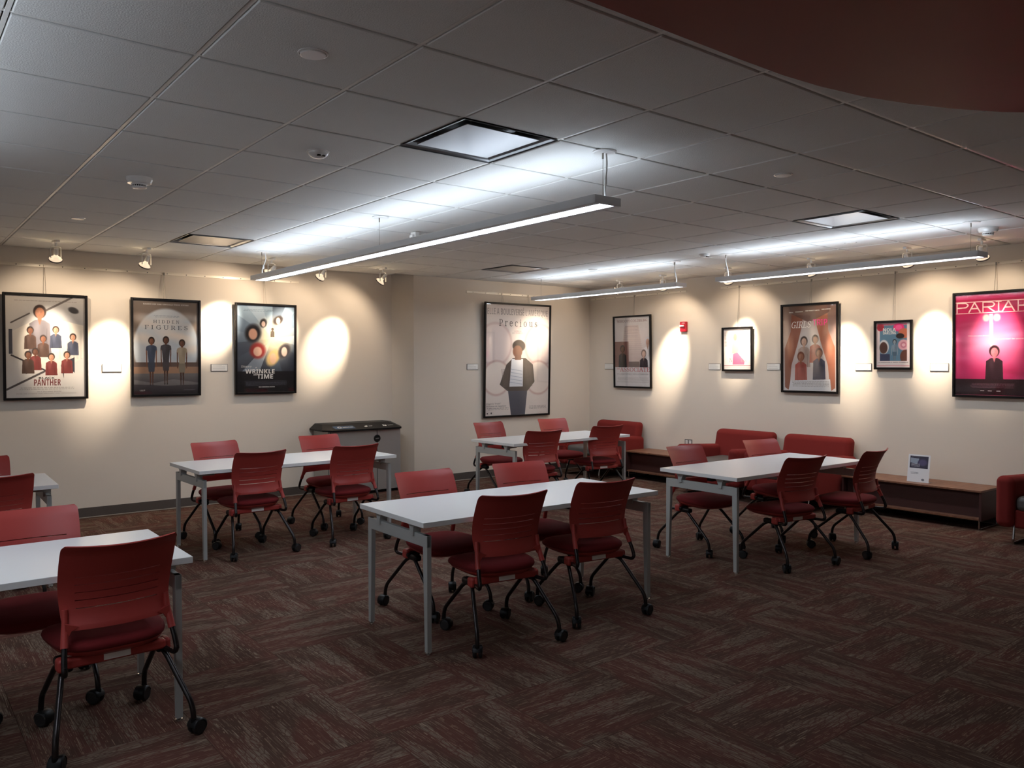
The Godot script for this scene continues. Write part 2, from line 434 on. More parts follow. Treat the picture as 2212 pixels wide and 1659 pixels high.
func materials() -> void:
	var fine := ntex(0.12, 256, 3, 4)
	var soft := ntex(0.03, 256, 5, 3)
	M.wall = bumpy(mat(Color8(226, 215, 200), 0.85, 0, 0.3), fine, 0.02, 3.0)
	M.tile = bumpy(mat(Color8(233, 233, 229), 0.95, 0, 0.2), fine, 0.12, 4.0)
	M.grid = mat(Color8(240, 238, 232), 0.35)
	M.base = mat(Color8(84, 76, 70), 0.55)
	M.strip = mat(Color8(150, 140, 128), 0.5)
	M.soffit = mat(Color8(146, 60, 46), 0.5, 0, 0.3)
	M.red = bumpy(mat(Color8(164, 60, 54), 0.44, 0, 0.45), fine, 0.008, 8.0)
	M.redcloth = bumpy(mat(Color8(112, 32, 34), 0.9, 0, 0.3), fine, 0.05, 10.0)
	M.redcloth.rim_enabled = true; M.redcloth.rim = 0.25; M.redcloth.rim_tint = 0.6
	M.sofa = bumpy(mat(Color8(126, 42, 38), 0.92, 0, 0.3), fine, 0.05, 9.0)
	M.sofa.rim_enabled = true; M.sofa.rim = 0.2; M.sofa.rim_tint = 0.6
	M.vinyl = mat(Color8(96, 92, 88), 0.45)
	M.tube = mat(Color8(58, 54, 54), 0.28, 0.85)
	M.black = mat(Color8(16, 15, 16), 0.42, 0, 0.35)
	M.blackmatt = mat(Color8(26, 24, 24), 0.6)
	M.chrome = mat(Color8(200, 200, 200), 0.15, 1.0)
	M.top = bumpy(mat(Color8(226, 226, 224), 0.32, 0, 0.4), soft, 0.004, 3.0)
	M.topedge = mat(Color8(206, 204, 198), 0.5)
	M.tableleg = mat(Color8(178, 180, 177), 0.42, 0.25)
	M.beam = mat(Color8(46, 44, 44), 0.5, 0.4)
	M.white = mat(Color8(232, 230, 226), 0.4)
	M.alu = mat(Color8(226, 228, 230), 0.45, 0.0)
	M.gloss = mat(Color8(240, 238, 234), 0.18, 0.0, 0.7)
	M.frame = mat(Color8(16, 13, 13), 0.4, 0, 0.35)
	M.card = mat(Color8(240, 238, 232), 0.7)
	M.rail = mat(Color8(240, 230, 212), 0.35, 0.1)
	M.wire = mat(Color8(150, 142, 130), 0.3, 0.8)
	M.steel = bumpy(mat(Color8(176, 172, 166), 0.42, 0.45), soft, 0.003, 2.0)
	M.wood = wood()
	M.darkwood = mat(Color8(70, 38, 34), 0.5)
	M.firered = mat(Color8(190, 24, 44), 0.35)
	M.pane = mat(Color(1, 1, 1, 0.004), 0.04, 0.0, 0.5)
	M.pane.transparency = BaseMaterial3D.TRANSPARENCY_ALPHA
	M.led = glow(Color8(232, 242, 255), 3.0)
	M.ledup = glow(Color8(226, 240, 255), 2.0)
	M.lamp = glow(Color8(255, 226, 180), 4.0)
	M.grey = mat(Color8(120, 116, 112), 0.5)
	M.carpet = carpet()

func wood() -> StandardMaterial3D:
	var w := 128
	var h := 512
	var im := Image.create(w, h, false, Image.FORMAT_RGB8)
	var a := noise(0.05, FastNoiseLite.TYPE_SIMPLEX_SMOOTH, 8, 4)
	for y in h:
		for x in w:
			var v := a.get_noise_2d(x * 2.2, y * 0.09) * 0.5 + 0.5
			im.set_pixel(x, y, Color8(104, 66, 48).lerp(Color8(158, 112, 84), v))
	var m := mat(Color.WHITE, 0.42)
	m.albedo_texture = ImageTexture.create_from_image(im)
	m.uv1_triplanar = true; m.uv1_scale = Vector3(1.4, 1.4, 0.7)
	return m

# carpet tile print: four different squares in one picture, streaks along v
func carpet() -> StandardMaterial3D:
	var N := 1024
	var band := noise(0.0075, FastNoiseLite.TYPE_SIMPLEX_SMOOTH, 21, 2)
	var hue := noise(0.004, FastNoiseLite.TYPE_SIMPLEX_SMOOTH, 22, 2)
	var fine := noise(0.11, FastNoiseLite.TYPE_SIMPLEX_SMOOTH, 23, 2)
	var cell := noise(0.042, FastNoiseLite.TYPE_CELLULAR, 24, 1)
	cell.fractal_type = FastNoiseLite.FRACTAL_NONE
	cell.cellular_return_type = FastNoiseLite.RETURN_DISTANCE2_SUB
	var im := Image.create(N, N, false, Image.FORMAT_RGB8)
	var d1 := Color8(77, 57, 48)
	var d2 := Color8(86, 56, 48)
	var lt := Color8(113, 99, 86)
	var li := Color8(150, 130, 110)
	var bytes := PackedByteArray()
	bytes.resize(N * N * 3)
	var k := 0
	for y in N:
		for x in N:
			var sq := (x / 512) * 7 + (y / 512) * 13
			var c := d1.lerp(d2, clampf(hue.get_noise_2d(x + 900 * sq, y * 0.6) * 1.8 + 0.5, 0, 1))
			# long ragged bands along the tile
			var s := fine.get_noise_2d(x * 1.7 + 31 * sq, y * 0.045)
			var m := band.get_noise_2d(x * 1.25 + 700 * sq, y * 0.22 + 300 * sq)
			var patch := smoothstep(0.08, 0.3, m + s * 0.35)
			if patch > 0.0:
				var cr := cell.get_noise_2d(x * 1.2 + 500 * sq, y * 0.42)   # thin dark cracks round long stones
				patch *= 0.25 + 0.75 * smoothstep(-0.96, -0.8, cr)
				c = c.lerp(lt, patch * clampf(s * 1.2 + 0.62, 0.15, 1))
			else:
				c = c.lerp(lt, clampf(s * 1.4 - 0.25, 0, 0.4))
			# broken pale threads
			var t := fine.get_noise_2d(x * 3.0 + 77 * sq, y * 0.012 + 40)
			var g := fine.get_noise_2d(x * 0.5 + 5, y * 0.16 + 90 * sq)
			if t > 0.34 and g > 0.0: c = c.lerp(li, 0.8 * smoothstep(0.34, 0.44, t))
			bytes[k] = int(c.r8); bytes[k + 1] = int(c.g8); bytes[k + 2] = int(c.b8)
			k += 3
	im.set_data(N, N, false, Image.FORMAT_RGB8, bytes)
	var m := mat(Color.WHITE, 1.0, 0, 0.15)
	m.albedo_texture = ImageTexture.create_from_image(im)
	m.heightmap_enabled = true
	m.heightmap_texture = ntex(0.35, 512, 9, 2); m.heightmap_scale = 0.12
	return m
# ---------------------------------------------------------------- flat print of the posters
class Art:
	var im: Image
	var w: int
	var h: int
	func _init(W: int, H: int, c: Color) -> void:
		w = W; h = H
		im = Image.create(W, H, false, Image.FORMAT_RGB8)
		im.fill(c)
	# all coordinates are fractions of width and height
	func grad(y0: float, y1: float, a: Color, b: Color) -> void:
		for y in range(int(y0 * h), int(y1 * h)):
			im.fill_rect(Rect2i(0, y, w, 1), a.lerp(b, (y - y0 * h) / maxf(1.0, (y1 - y0) * h)))
	func rect(x0: float, y0: float, x1: float, y1: float, c: Color) -> void:
		im.fill_rect(Rect2i(int(x0 * w), int(y0 * h), maxi(1, int((x1 - x0) * w)), maxi(1, int((y1 - y0) * h))), c)
	func ell(cx: float, cy: float, rx: float, ry: float, c: Color, a := 1.0, soft := 0.08, rot := 0.0) -> void:
		var R := maxf(rx * w, ry * h) * (1.0 + soft)
		var X := cx * w
		var Y := cy * h
		var co := cos(rot)
		var si := sin(rot)
		for y in range(maxi(0, int(Y - R)), mini(h, int(Y + R) + 1)):
			for x in range(maxi(0, int(X - R)), mini(w, int(X + R) + 1)):
				var dx := x - X
				var dy := y - Y
				var u := (dx * co + dy * si) / (rx * w)
				var v := (dy * co - dx * si) / (ry * h)
				var d := sqrt(u * u + v * v)
				if d < 1.0 + soft:
					var k := a * clampf((1.0 + soft - d) / (2.0 * soft + 0.0001), 0, 1)
					im.set_pixel(x, y, im.get_pixel(x, y).lerp(c, k))
	func poly(p: Array, c: Color, a := 1.0) -> void:
		var y0 := 1e9
		var y1 := -1e9
		for q in p:
			y0 = minf(y0, q[1] * h); y1 = maxf(y1, q[1] * h)
		for y in range(maxi(0, int(y0)), mini(h, int(y1) + 1)):
			var xs := []
			for k in p.size():
				var s: Array = p[k]
				var e: Array = p[(k + 1) % p.size()]
				var sy: float = s[1] * h
				var ey: float = e[1] * h
				if (sy <= y) != (ey <= y):
					xs.append((s[0] + (e[0] - s[0]) * (y - sy) / (ey - sy)) * w)
			xs.sort()
			for k in range(0, xs.size() - 1, 2):
				var l := maxi(0, int(round(xs[k])))
				var r := mini(w, int(round(xs[k + 1])))
				if r <= l: continue
				if a >= 1.0: im.fill_rect(Rect2i(l, y, r - l, 1), c)
				else:
					for x in range(l, r): im.set_pixel(x, y, im.get_pixel(x, y).lerp(c, a))
	func line(x0: float, y0: float, x1: float, y1: float, t: float, c: Color, a := 1.0) -> void:
		var d := Vector2((x1 - x0) * w, (y1 - y0) * h)
		var n := Vector2(-d.y, d.x).normalized() * t * w / 2.0
		var nx := n.x / w
		var ny := n.y / h
		poly([[x0 + nx, y0 + ny], [x1 + nx, y1 + ny], [x1 - nx, y1 - ny], [x0 - nx, y0 - ny]], c, a)
	# rows of unreadably small print
	func small(x0: float, y0: float, x1: float, y1: float, rows: int, c: Color, r: RandomNumberGenerator, a := 0.6) -> void:
		for k in rows:
			var y := y0 + (y1 - y0) * k / rows
			var x := x0 + r.randf() * 0.04
			while x < x1:
				var e := minf(x1, x + r.randf_range(0.012, 0.05))
				poly([[x, y], [e, y], [e, y + (y1 - y0) / rows * 0.5], [x, y + (y1 - y0) / rows * 0.5]], c, a)
				x = e + 0.008
	# a plain standing or sitting person: head, hair, body; s is the head's height
	func person(x: float, y: float, s: float, skin: Color, hair: Color, top: Color, low: Color, tall := 6.5) -> void:
		var k := float(h) / w
		ell(x, y - s * 0.06, s * 0.46 * k, s * 0.56, hair)
		poly([[x - s * 0.12 * k, y], [x + s * 0.12 * k, y], [x + s * 0.15 * k, y + s * 0.8], [x - s * 0.15 * k, y + s * 0.8]], skin)
		ell(x, y + s * 0.05, s * 0.32 * k, s * 0.44, skin)
		var b := y + s * 0.62
		var e := y + s * tall
		var m := b + (e - b) * 0.42
		if tall > 4:
			# skirt, two legs, shoes
			var hem := b + (e - b) * 0.66
			for q in [-1, 1]:
				poly([[x + q * s * 0.06 * k, hem - s * 0.1], [x + q * s * 0.3 * k, hem - s * 0.1], [x + q * s * 0.22 * k, e - s * 0.1], [x + q * s * 0.12 * k, e - s * 0.1]], skin.darkened(0.25))
				poly([[x + q * s * 0.08 * k, e - s * 0.14], [x + q * s * 0.26 * k, e - s * 0.14], [x + q * s * 0.3 * k, e], [x + q * s * 0.1 * k, e]], low.darkened(0.4))
			poly([[x - s * 0.42 * k, m - s * 0.12], [x + s * 0.42 * k, m - s * 0.12], [x + s * 0.5 * k, m + s * 0.4], [x + s * 0.4 * k, hem], [x - s * 0.4 * k, hem], [x - s * 0.5 * k, m + s * 0.4]], low)
			for q in [-1, 1]: poly([[x + q * s * 0.62 * k, b + s * 0.5], [x + q * s * 0.78 * k, b + s * 0.5], [x + q * s * 0.72 * k, m + s * 0.75], [x + q * s * 0.58 * k, m + s * 0.75]], skin)
			poly([[x - s * 0.3 * k, b], [x + s * 0.3 * k, b], [x + s * 0.72 * k, b + s * 0.2], [x + s * 0.8 * k, b + s * 0.75], [x + s * 0.58 * k, b + s * 0.8], [x + s * 0.42 * k, m], [x - s * 0.42 * k, m], [x - s * 0.58 * k, b + s * 0.8], [x - s * 0.8 * k, b + s * 0.75], [x - s * 0.72 * k, b + s * 0.2]], top)
		else:
			m = e
			poly([[x - s * 0.3 * k, b], [x + s * 0.3 * k, b], [x + s * 0.72 * k, b + s * 0.3], [x + s * 0.8 * k, m], [x - s * 0.8 * k, m], [x - s * 0.72 * k, b + s * 0.3]], top)
			poly([[x - s * 0.14 * k, b - s * 0.02], [x + s * 0.14 * k, b - s * 0.02], [x, b + s * 0.45]], skin.darkened(0.1))
			for q in [-1, 1]: line(x + q * s * 0.5 * k, b + s * 0.7, x + q * s * 0.46 * k, m, 0.006, top.darkened(0.35), 0.8)
		# soft modelling of face, hair and cloth
		ell(x + s * 0.1 * k, y + s * 0.1, s * 0.16 * k, s * 0.3, skin.darkened(0.25), 0.35, 0.7)
		ell(x - s * 0.1 * k, y - s * 0.02, s * 0.14 * k, s * 0.2, skin.lightened(0.25), 0.45, 0.8)
		ell(x + s * 0.28 * k, b + s * 0.7, s * 0.25 * k, s * 0.7, top.darkened(0.35), 0.4, 0.8)
		ell(x - s * 0.25 * k, b + s * 0.6, s * 0.2 * k, s * 0.5, top.lightened(0.2), 0.35, 0.8)
		for q in [-1, 1]: rect(x + q * s * 0.11 * k - 0.004, y - s * 0.02, x + q * s * 0.11 * k + 0.006, y + s * 0.02, skin.darkened(0.6))
		rect(x - s * 0.07 * k, y + s * 0.22, x + s * 0.07 * k, y + s * 0.25, skin.darkened(0.4))
	func tex() -> ImageTexture:
		return ImageTexture.create_from_image(im)

func c8(r: int, g: int, b: int) -> Color:
	return Color8(r, g, b)

# the print of each poster: its colours and masses with plain figures
func art(kind: String) -> Art:
	var r := RandomNumberGenerator.new()
	r.seed = 77
	var a: Art
	var sk := [c8(120, 76, 56), c8(150, 100, 76), c8(92, 58, 44), c8(172, 124, 98)]
	match kind:
		"shards":
			a = Art.new(320, 474, c8(196, 190, 182))
			a.grad(0, 1, c8(186, 178, 168), c8(206, 202, 198))
			a.ell(0.75, 0.3, 0.5, 0.3, c8(150, 150, 152), 0.8, 0.6)
			for k in 7: a.rect(0.66 + 0.045 * k, 0.44 - 0.035 * ((k * 3) % 5), 0.69 + 0.045 * k, 0.62, c8(128, 132, 138))
			a.poly([[0.08, 0.35], [0.32, 0.25], [0.5, 0.2], [0.98, 0.28], [0.98, 0.6], [0.6, 0.78], [0.1, 0.6]], c8(206, 196, 182), 0.7)
			a.line(0.0, 0.92, 0.48, 0.74, 0.028, c8(76, 70, 70))
			a.line(0.06, 0.27, 0.3, 0.17, 0.02, c8(84, 78, 76)); a.line(0.5, 0.14, 0.84, 0.0, 0.028, c8(92, 86, 84))
			a.line(0.06, 0.33, 0.06, 0.57, 0.045, c8(70, 70, 78)); a.line(0.06, 0.58, 0.56, 0.76, 0.022, c8(60, 56, 58))
			a.poly([[0.24, 0.64], [0.24, 0.77], [0.44, 0.69]], c8(60, 62, 72)); a.poly([[0.7, 0.66], [0.86, 0.76], [0.86, 0.6]], c8(52, 52, 60))
			a.poly([[0.68, 0.68], [0.72, 0.82], [0.72, 0.7]], c8(60, 56, 58))
			a.ell(0.85, 0.13, 0.07, 0.03, c8(58, 56, 58), 1, 0.2, 0.4)
			a.person(0.42, 0.16, 0.12, sk[1], c8(60, 48, 44), c8(110, 104, 108), c8(60, 58, 66), 3.4)
			for p in [[0.3, 0.34], [0.62, 0.33], [0.46, 0.42], [0.84, 0.4], [0.36, 0.55], [0.56, 0.6], [0.76, 0.58], [0.27, 0.58]]:
				var t: Color = [c8(112, 50, 48), c8(66, 70, 86), c8(150, 130, 110), c8(80, 60, 52)][r.randi() % 4]
				a.person(p[0], p[1], 0.065, sk[r.randi() % 4], c8(52, 42, 38), t, t, 2.8)
			a.small(0.08, 0.045, 0.9, 0.06, 1, c8(110, 104, 100), r)
			a.small(0.15, 0.9, 0.85, 0.93, 2, c8(150, 146, 140), r)
		"arch":
			a = Art.new(320, 474, c8(110, 98, 90))
			a.ell(0.5, 0.5, 0.5, 0.42, c8(172, 178, 184), 1, 0.03)
			for k in 40: a.ell(0.5 + r.randf_range(-0.42, 0.42), r.randf_range(0.14, 0.62), 0.13, 0.04, [c8(206, 186, 168), c8(150, 164, 178), c8(214, 200, 186)][k % 3], 0.3, 0.6)
			a.rect(0, 0.7, 1, 0.8, c8(150, 118, 96)); a.rect(0, 0.66, 1, 0.71, c8(92, 76, 70))
			a.grad(0.78, 1, c8(112, 108, 108), c8(34, 30, 36))
			a.poly([[0, 0.84], [0.3, 0.88], [0.6, 0.84], [1, 0.88], [1, 0.9], [0.5, 0.91], [0, 0.89]], c8(150, 146, 142), 0.5)
			a.person(0.27, 0.43, 0.072, sk[0], c8(40, 32, 30), c8(62, 72, 92), c8(60, 66, 80), 6.6)
			a.person(0.49, 0.42, 0.072, sk[2], c8(38, 30, 28), c8(58, 56, 62), c8(66, 62, 66), 6.6)
			a.person(0.74, 0.45, 0.072, sk[2], c8(42, 34, 30), c8(146, 134, 116), c8(120, 112, 98), 6.4)
			a.small(0.3, 0.155, 0.7, 0.18, 2, c8(120, 128, 138), r, 0.7)
			a.small(0.75, 0.955, 0.95, 0.965, 1, c8(140, 136, 140), r)
		"rays":
			a = Art.new(320, 474, c8(120, 140, 154))
			a.grad(0, 1, c8(166, 188, 204), c8(20, 18, 26))
			for k in 9:
				var t := -PI + TAU * k / 9.0 + 0.2
				var t2 := t + 0.38
				a.poly([[0.6, 0.38], [0.6 + 1.3 * cos(t), 0.38 + 0.9 * sin(t)], [0.6 + 1.3 * cos(t2), 0.38 + 0.9 * sin(t2)]], [c8(92, 108, 124), c8(196, 210, 220), c8(58, 62, 74)][k % 3], 0.5)
			a.grad(0.76, 1, c8(22, 20, 28), c8(14, 12, 16))
			a.ell(0.62, 0.38, 0.24, 0.16, c8(236, 214, 170), 0.95, 0.8)
			for p in [[0.27, 0.32, 0.10, 0.08, c8(196, 150, 128), c8(36, 34, 38)], [0.45, 0.2, 0.045, 0.04, c8(190, 164, 150), c8(56, 52, 52)], [0.71, 0.16, 0.05, 0.05, c8(196, 168, 150), c8(58, 50, 48)], [0.35, 0.52, 0.1, 0.07, c8(212, 172, 150), c8(150, 54, 50)], [0.62, 0.6, 0.075, 0.08, c8(214, 176, 146), c8(206, 176, 120)], [0.82, 0.52, 0.07, 0.07, c8(206, 182, 166), c8(66, 60, 62)]]:
				a.ell(p[0], p[1], p[2] * 1.35, p[3] * 1.3, p[5], 1, 0.2, r.randf())
				a.ell(p[0], p[1] + 0.01, p[2] * 0.75, p[3] * 0.8, p[4], 1, 0.15)
			a.person(0.61, 0.27, 0.03, c8(92, 74, 64), c8(52, 44, 40), c8(96, 86, 74), c8(96, 86, 74), 3)
			a.small(0.1, 0.045, 0.92, 0.075, 2, c8(90, 104, 118), r, 0.5)
			a.small(0.13, 0.87, 0.87, 0.93, 4, c8(120, 120, 134), r, 0.6)
		"wings":
			a = Art.new(320, 430, c8(226, 218, 210))
			a.grad(0, 1, c8(214, 204, 198), c8(226, 216, 208))
			for s in [-1, 1]:
				a.ell(0.5 + s * 0.36, 0.36, 0.26, 0.2, c8(198, 172, 168), 1, 0.06, s * -0.5)
				a.ell(0.5 + s * 0.36, 0.36, 0.24, 0.185, c8(222, 206, 200), 1, 0.06, s * -0.5)
				a.ell(0.5 + s * 0.33, 0.66, 0.22, 0.16, c8(198, 166, 158), 1, 0.06, s * 0.4)
				a.ell(0.5 + s * 0.33, 0.66, 0.2, 0.145, c8(228, 216, 206), 1, 0.06, s * 0.4)
			a.poly([[0.34, 0.74], [0.66, 0.74], [0.62, 1], [0.4, 1]], c8(66, 68, 84))
			a.poly([[0.32, 0.54], [0.42, 0.48], [0.62, 0.48], [0.74, 0.54], [0.77, 0.7], [0.66, 0.78], [0.34, 0.78], [0.22, 0.72]], c8(64, 52, 48))
			a.poly([[0.4, 0.49], [0.58, 0.49], [0.58, 0.74], [0.37, 0.74]], c8(220, 222, 226))
			for k in 5: a.line(0.38, 0.58 + 0.03 * k, 0.57, 0.6 + 0.03 * k, 0.008, c8(150, 160, 176), 0.7)
			for k in 6: a.line(0.25 + 0.02 * k, 0.58, 0.28 + 0.012 * k, 0.74, 0.008, c8(110, 92, 84), 0.6)
			for k in 6: a.line(0.62 + 0.02 * k, 0.55, 0.64 + 0.018 * k, 0.74, 0.008, c8(112, 94, 86), 0.6)
			a.ell(0.51, 0.37, 0.1, 0.055, c8(58, 46, 42)); a.ell(0.49, 0.42, 0.075, 0.055, c8(124, 80, 60)); a.rect(0.45, 0.45, 0.55, 0.5, c8(118, 76, 58))
			a.small(0.02, 0.93, 0.36, 0.955, 2, c8(150, 142, 138), r, 0.7); a.small(0.66, 0.92, 0.97, 0.955, 3, c8(160, 150, 146), r, 0.7)
			a.rect(0.03, 0.975, 0.05, 0.985, c8(60, 56, 56)); a.rect(0.09, 0.97, 0.11, 0.985, c8(60, 56, 56))
		"office":
			a = Art.new(320, 474, c8(206, 202, 200))
			a.grad(0, 0.7, c8(216, 212, 210), c8(180, 168, 164))
			a.poly([[0.3, 0.12], [0.68, 0.12], [0.84, 0.7], [0.14, 0.7]], c8(188, 172, 166), 0.8)
			for k in 12: a.line(0.28 - 0.01 * k, 0.2 + 0.03 * k, 0.72 + 0.01 * k, 0.2 + 0.03 * k, 0.006, c8(150, 136, 132), 0.6)
			a.poly([[0.0, 0.35], [0.4, 0.35], [0.4, 0.72], [0.0, 0.72]], c8(124, 88, 80))
			a.person(0.22, 0.46, 0.1, sk[2], c8(34, 28, 28), c8(46, 42, 44), c8(46, 42, 44), 2.9)
			a.poly([[0.4, 0.64], [0.7, 0.64], [0.7, 0.72], [0.4, 0.72]], c8(104, 88, 84))
			a.person(0.93, 0.36, 0.11, c8(188, 150, 130), c8(190, 190, 196), c8(214, 210, 210), c8(210, 206, 206), 3.2)
			a.person(0.82, 0.53, 0.1, c8(196, 160, 140), c8(74, 56, 50), c8(58, 50, 54), c8(40, 38, 42), 2.2)
			a.rect(0, 0.725, 1, 1, c8(210, 206, 204))
			for y in [0.13, 0.18, 0.225, 0.27]: a.small(0.34, y, 0.66, y + 0.012, 1, c8(120, 112, 110), r, 0.7)
			a.small(0.05, 0.87, 0.95, 0.95, 5, c8(168, 162, 158), r, 0.6)
		"dress":
			a = Art.new(240, 290, c8(240, 232, 226))
			a.ell(0.42, 0.2, 0.07, 0.1, c8(150, 100, 88), 0.8, 0.2)
			a.poly([[0.32, 0.3], [0.5, 0.28], [0.56, 0.5], [0.48, 0.62], [0.3, 0.6]], c8(206, 176, 160))
			a.poly([[0.34, 0.62], [0.5, 0.58], [0.76, 0.8], [0.74, 0.88], [0.32, 0.88]], c8(226, 110, 148))
			a.rect(0, 0.9, 1, 0.912, c8(170, 80, 96))
			for k in 12: a.poly([[0.03, 0.08 + 0.03 * k], [0.06 + 0.006 * k, 0.08 + 0.03 * k], [0.06 + 0.006 * k, 0.092 + 0.03 * k], [0.03, 0.092 + 0.03 * k]], c8(170, 160, 152))
			a.small(0.05, 0.935, 0.95, 0.96, 1, c8(190, 150, 150), r)
		"party":
			a = Art.new(320, 474, c8(176, 160, 152))
			a.grad(0, 1, c8(120, 88, 78), c8(212, 206, 204))
			a.ell(0.5, 0.45, 0.3, 0.3, c8(206, 204, 202), 0.8, 0.5)
			for s in [-1, 1]:
				a.poly([[0.5 + s * 0.1, 0.0], [0.5 + s * 0.33, 0.0], [0.5 + s * 0.35, 0.3], [0.5 + s * 0.47, 0.5], [0.5 + s * 0.47, 0.96], [0.5 + s * 0.38, 1.0], [0.5 + s * 0.34, 0.7], [0.5 + s * 0.22, 0.45], [0.5 + s * 0.14, 0.25]], c8(136, 84, 66) if s < 0 else c8(166, 104, 80))
				a.ell(0.5 + s * 0.36, 0.48, 0.05, 0.12, c8(206, 150, 122), 0.6, 0.6)
			a.poly([[0.1, 0], [0.9, 0], [0.86, 0.09], [0.5, 0.2], [0.16, 0.09]], c8(88, 62, 58), 0.75)
			a.person(0.4, 0.42, 0.1, c8(196, 160, 138), c8(66, 54, 50), c8(170, 150, 140), c8(170, 150, 140), 3)
			a.person(0.61, 0.4, 0.09, sk[1], c8(50, 36, 34), c8(168, 96, 80), c8(168, 96, 80), 3)
			a.person(0.34, 0.6, 0.1, sk[1], c8(110, 66, 52), c8(160, 82, 72), c8(160, 82, 72), 3)
			a.person(0.68, 0.56, 0.1, sk[1], c8(90, 56, 46), c8(50, 54, 78), c8(50, 54, 78), 3.4)
			a.poly([[0.14, 0.88], [0.88, 0.86], [0.9, 1], [0.1, 1]], c8(206, 206, 208))
			a.small(0.16, 0.885, 0.86, 0.955, 5, c8(130, 126, 124), r, 0.7)
		"comic":
			a = Art.new(240, 310, c8(232, 214, 212))
			a.rect(0.02, 0.02, 0.98, 0.06, c8(206, 120, 136))
			a.rect(0.1, 0.06, 0.9, 0.86, c8(96, 132, 154))
			a.ell(0.12, 0.1, 0.11, 0.085, c8(190, 60, 78)); a.ell(0.66, 0.11, 0.16, 0.09, c8(226, 52, 120))
			a.ell(0.12, 0.1, 0.07, 0.055, c8(150, 50, 62)); a.ell(0.66, 0.11, 0.1, 0.055, c8(238, 96, 150))
			a.ell(0.82, 0.24, 0.17, 0.11, c8(196, 112, 84)); a.ell(0.7, 0.3, 0.12, 0.06, c8(52, 40, 40))
			a.ell(0.8, 0.5, 0.16, 0.12, c8(228, 172, 180)); a.ell(0.8, 0.5, 0.09, 0.07, c8(206, 130, 146)); a.ell(0.8, 0.5, 0.05, 0.035, c8(236, 190, 196))
			a.ell(0.22, 0.54, 0.15, 0.16, c8(214, 214, 214)); a.ell(0.21, 0.56, 0.12, 0.13, c8(84, 58, 50)); a.rect(0.1, 0.7, 0.4, 0.86, c8(58, 66, 92))
			a.person(0.54, 0.43, 0.1, c8(150, 160, 166), c8(34, 34, 38), c8(126, 146, 160), c8(80, 104, 122), 4.4)
			a.ell(0.85, 0.76, 0.15, 0.15, c8(110, 66, 54)); a.rect(0.9, 0.02, 0.98, 0.9, c8(232, 214, 212))
			a.rect(0.0, 0.86, 1, 1, c8(232, 220, 216)); a.rect(0.02, 0.96, 0.98, 0.975, c8(206, 96, 110))
			a.small(0.25, 0.93, 0.8, 0.95, 2, c8(150, 140, 138), r)
		"pink":
			a = Art.new(320, 474, c8(196, 44, 102))
			for k in 90:
				a.ell(r.randf(), r.randf() * 0.86, r.randf_range(0.08, 0.22), r.randf_range(0.015, 0.05), [c8(214, 60, 122), c8(164, 34, 72), c8(226, 110, 154), c8(188, 40, 96)][k % 4], 0.35, 0.7, r.randf_range(-0.4, 0.2))
			a.grad(0.05, 0.2, c8(176, 36, 80), c8(190, 40, 90))
			a.ell(0.48, 0.48, 0.3, 0.16, c8(250, 190, 214), 0.8, 0.9)
			a.poly([[0.455, 0.2], [0.5, 0.2], [0.505, 0.48], [0.49, 0.54], [0.455, 0.48]], c8(252, 244, 220))
			for s in [-1, 1]: a.ell(0.48 + s * 0.07, 0.235, 0.045, 0.035, c8(236, 206, 170), 0.7, 0.3)
			a.person(0.52, 0.57, 0.1, c8(214, 120, 130), c8(52, 22, 32), c8(50, 22, 34), c8(50, 22, 34), 3.0)
			a.rect(0, 0.84, 1, 1, c8(44, 18, 26))
			a.small(0.2, 0.88, 0.78, 0.93, 5, c8(140, 96, 110), r, 0.7)
			for x in [0.34, 0.44, 0.55]: a.rect(x, 0.955, x + 0.055, 0.963, c8(220, 206, 206))
			# six thin drawn capitals between two rules
			var L := c8(246, 214, 206)
			a.line(0.0, 0.075, 1, 0.075, 0.01, L); a.line(0.0, 0.185, 1, 0.185, 0.01, L)
			for g in [[0.02, [[0, 0, 0, 1], [0, 0, 0.8, 0.05], [0.8, 0.05, 1, 0.25], [1, 0.25, 0.8, 0.48], [0.8, 0.48, 0, 0.5]]], [0.18, [[0, 1, 0.5, 0], [0.5, 0, 1, 1], [0.22, 0.6, 0.78, 0.6]]], [0.37, [[0, 0, 0, 1], [0, 0, 0.8, 0.05], [0.8, 0.05, 1, 0.25], [1, 0.25, 0.8, 0.48], [0.8, 0.48, 0, 0.5], [0.4, 0.5, 1, 1]]], [0.535, [[0.25, 0, 0.25, 1], [0.0, 0, 0.5, 0], [0, 1, 0.5, 1]]], [0.62, [[0, 1, 0.5, 0], [0.5, 0, 1, 1], [0.22, 0.6, 0.78, 0.6]]], [0.82, [[0, 0, 0, 1], [1, 0, 1, 1], [0, 0.5, 1, 0.5]]]]:
				for s in g[1]: a.line(g[0] + s[0] * 0.155, 0.08 + s[1] * 0.1, g[0] + s[2] * 0.155, 0.08 + s[3] * 0.1, 0.018, L)
		"notice":
			a = Art.new(128, 166, c8(226, 226, 228))
			a.rect(0.08, 0.06, 0.92, 0.5, c8(52, 48, 66)); a.poly([[0.1, 0.12], [0.5, 0.14], [0.42, 0.34], [0.1, 0.3]], c8(150, 160, 176)); a.ell(0.66, 0.28, 0.2, 0.12, c8(84, 78, 112), 1, 0.3)
			a.small(0.12, 0.08, 0.5, 0.1, 1, c8(220, 220, 226), r); a.small(0.12, 0.33, 0.55, 0.46, 3, c8(210, 210, 216), r, 0.8)
			a.small(0.12, 0.64, 0.5, 0.72, 2, c8(90, 90, 96), r); a.ell(0.72, 0.9, 0.07, 0.04, c8(110, 112, 120))
	return a

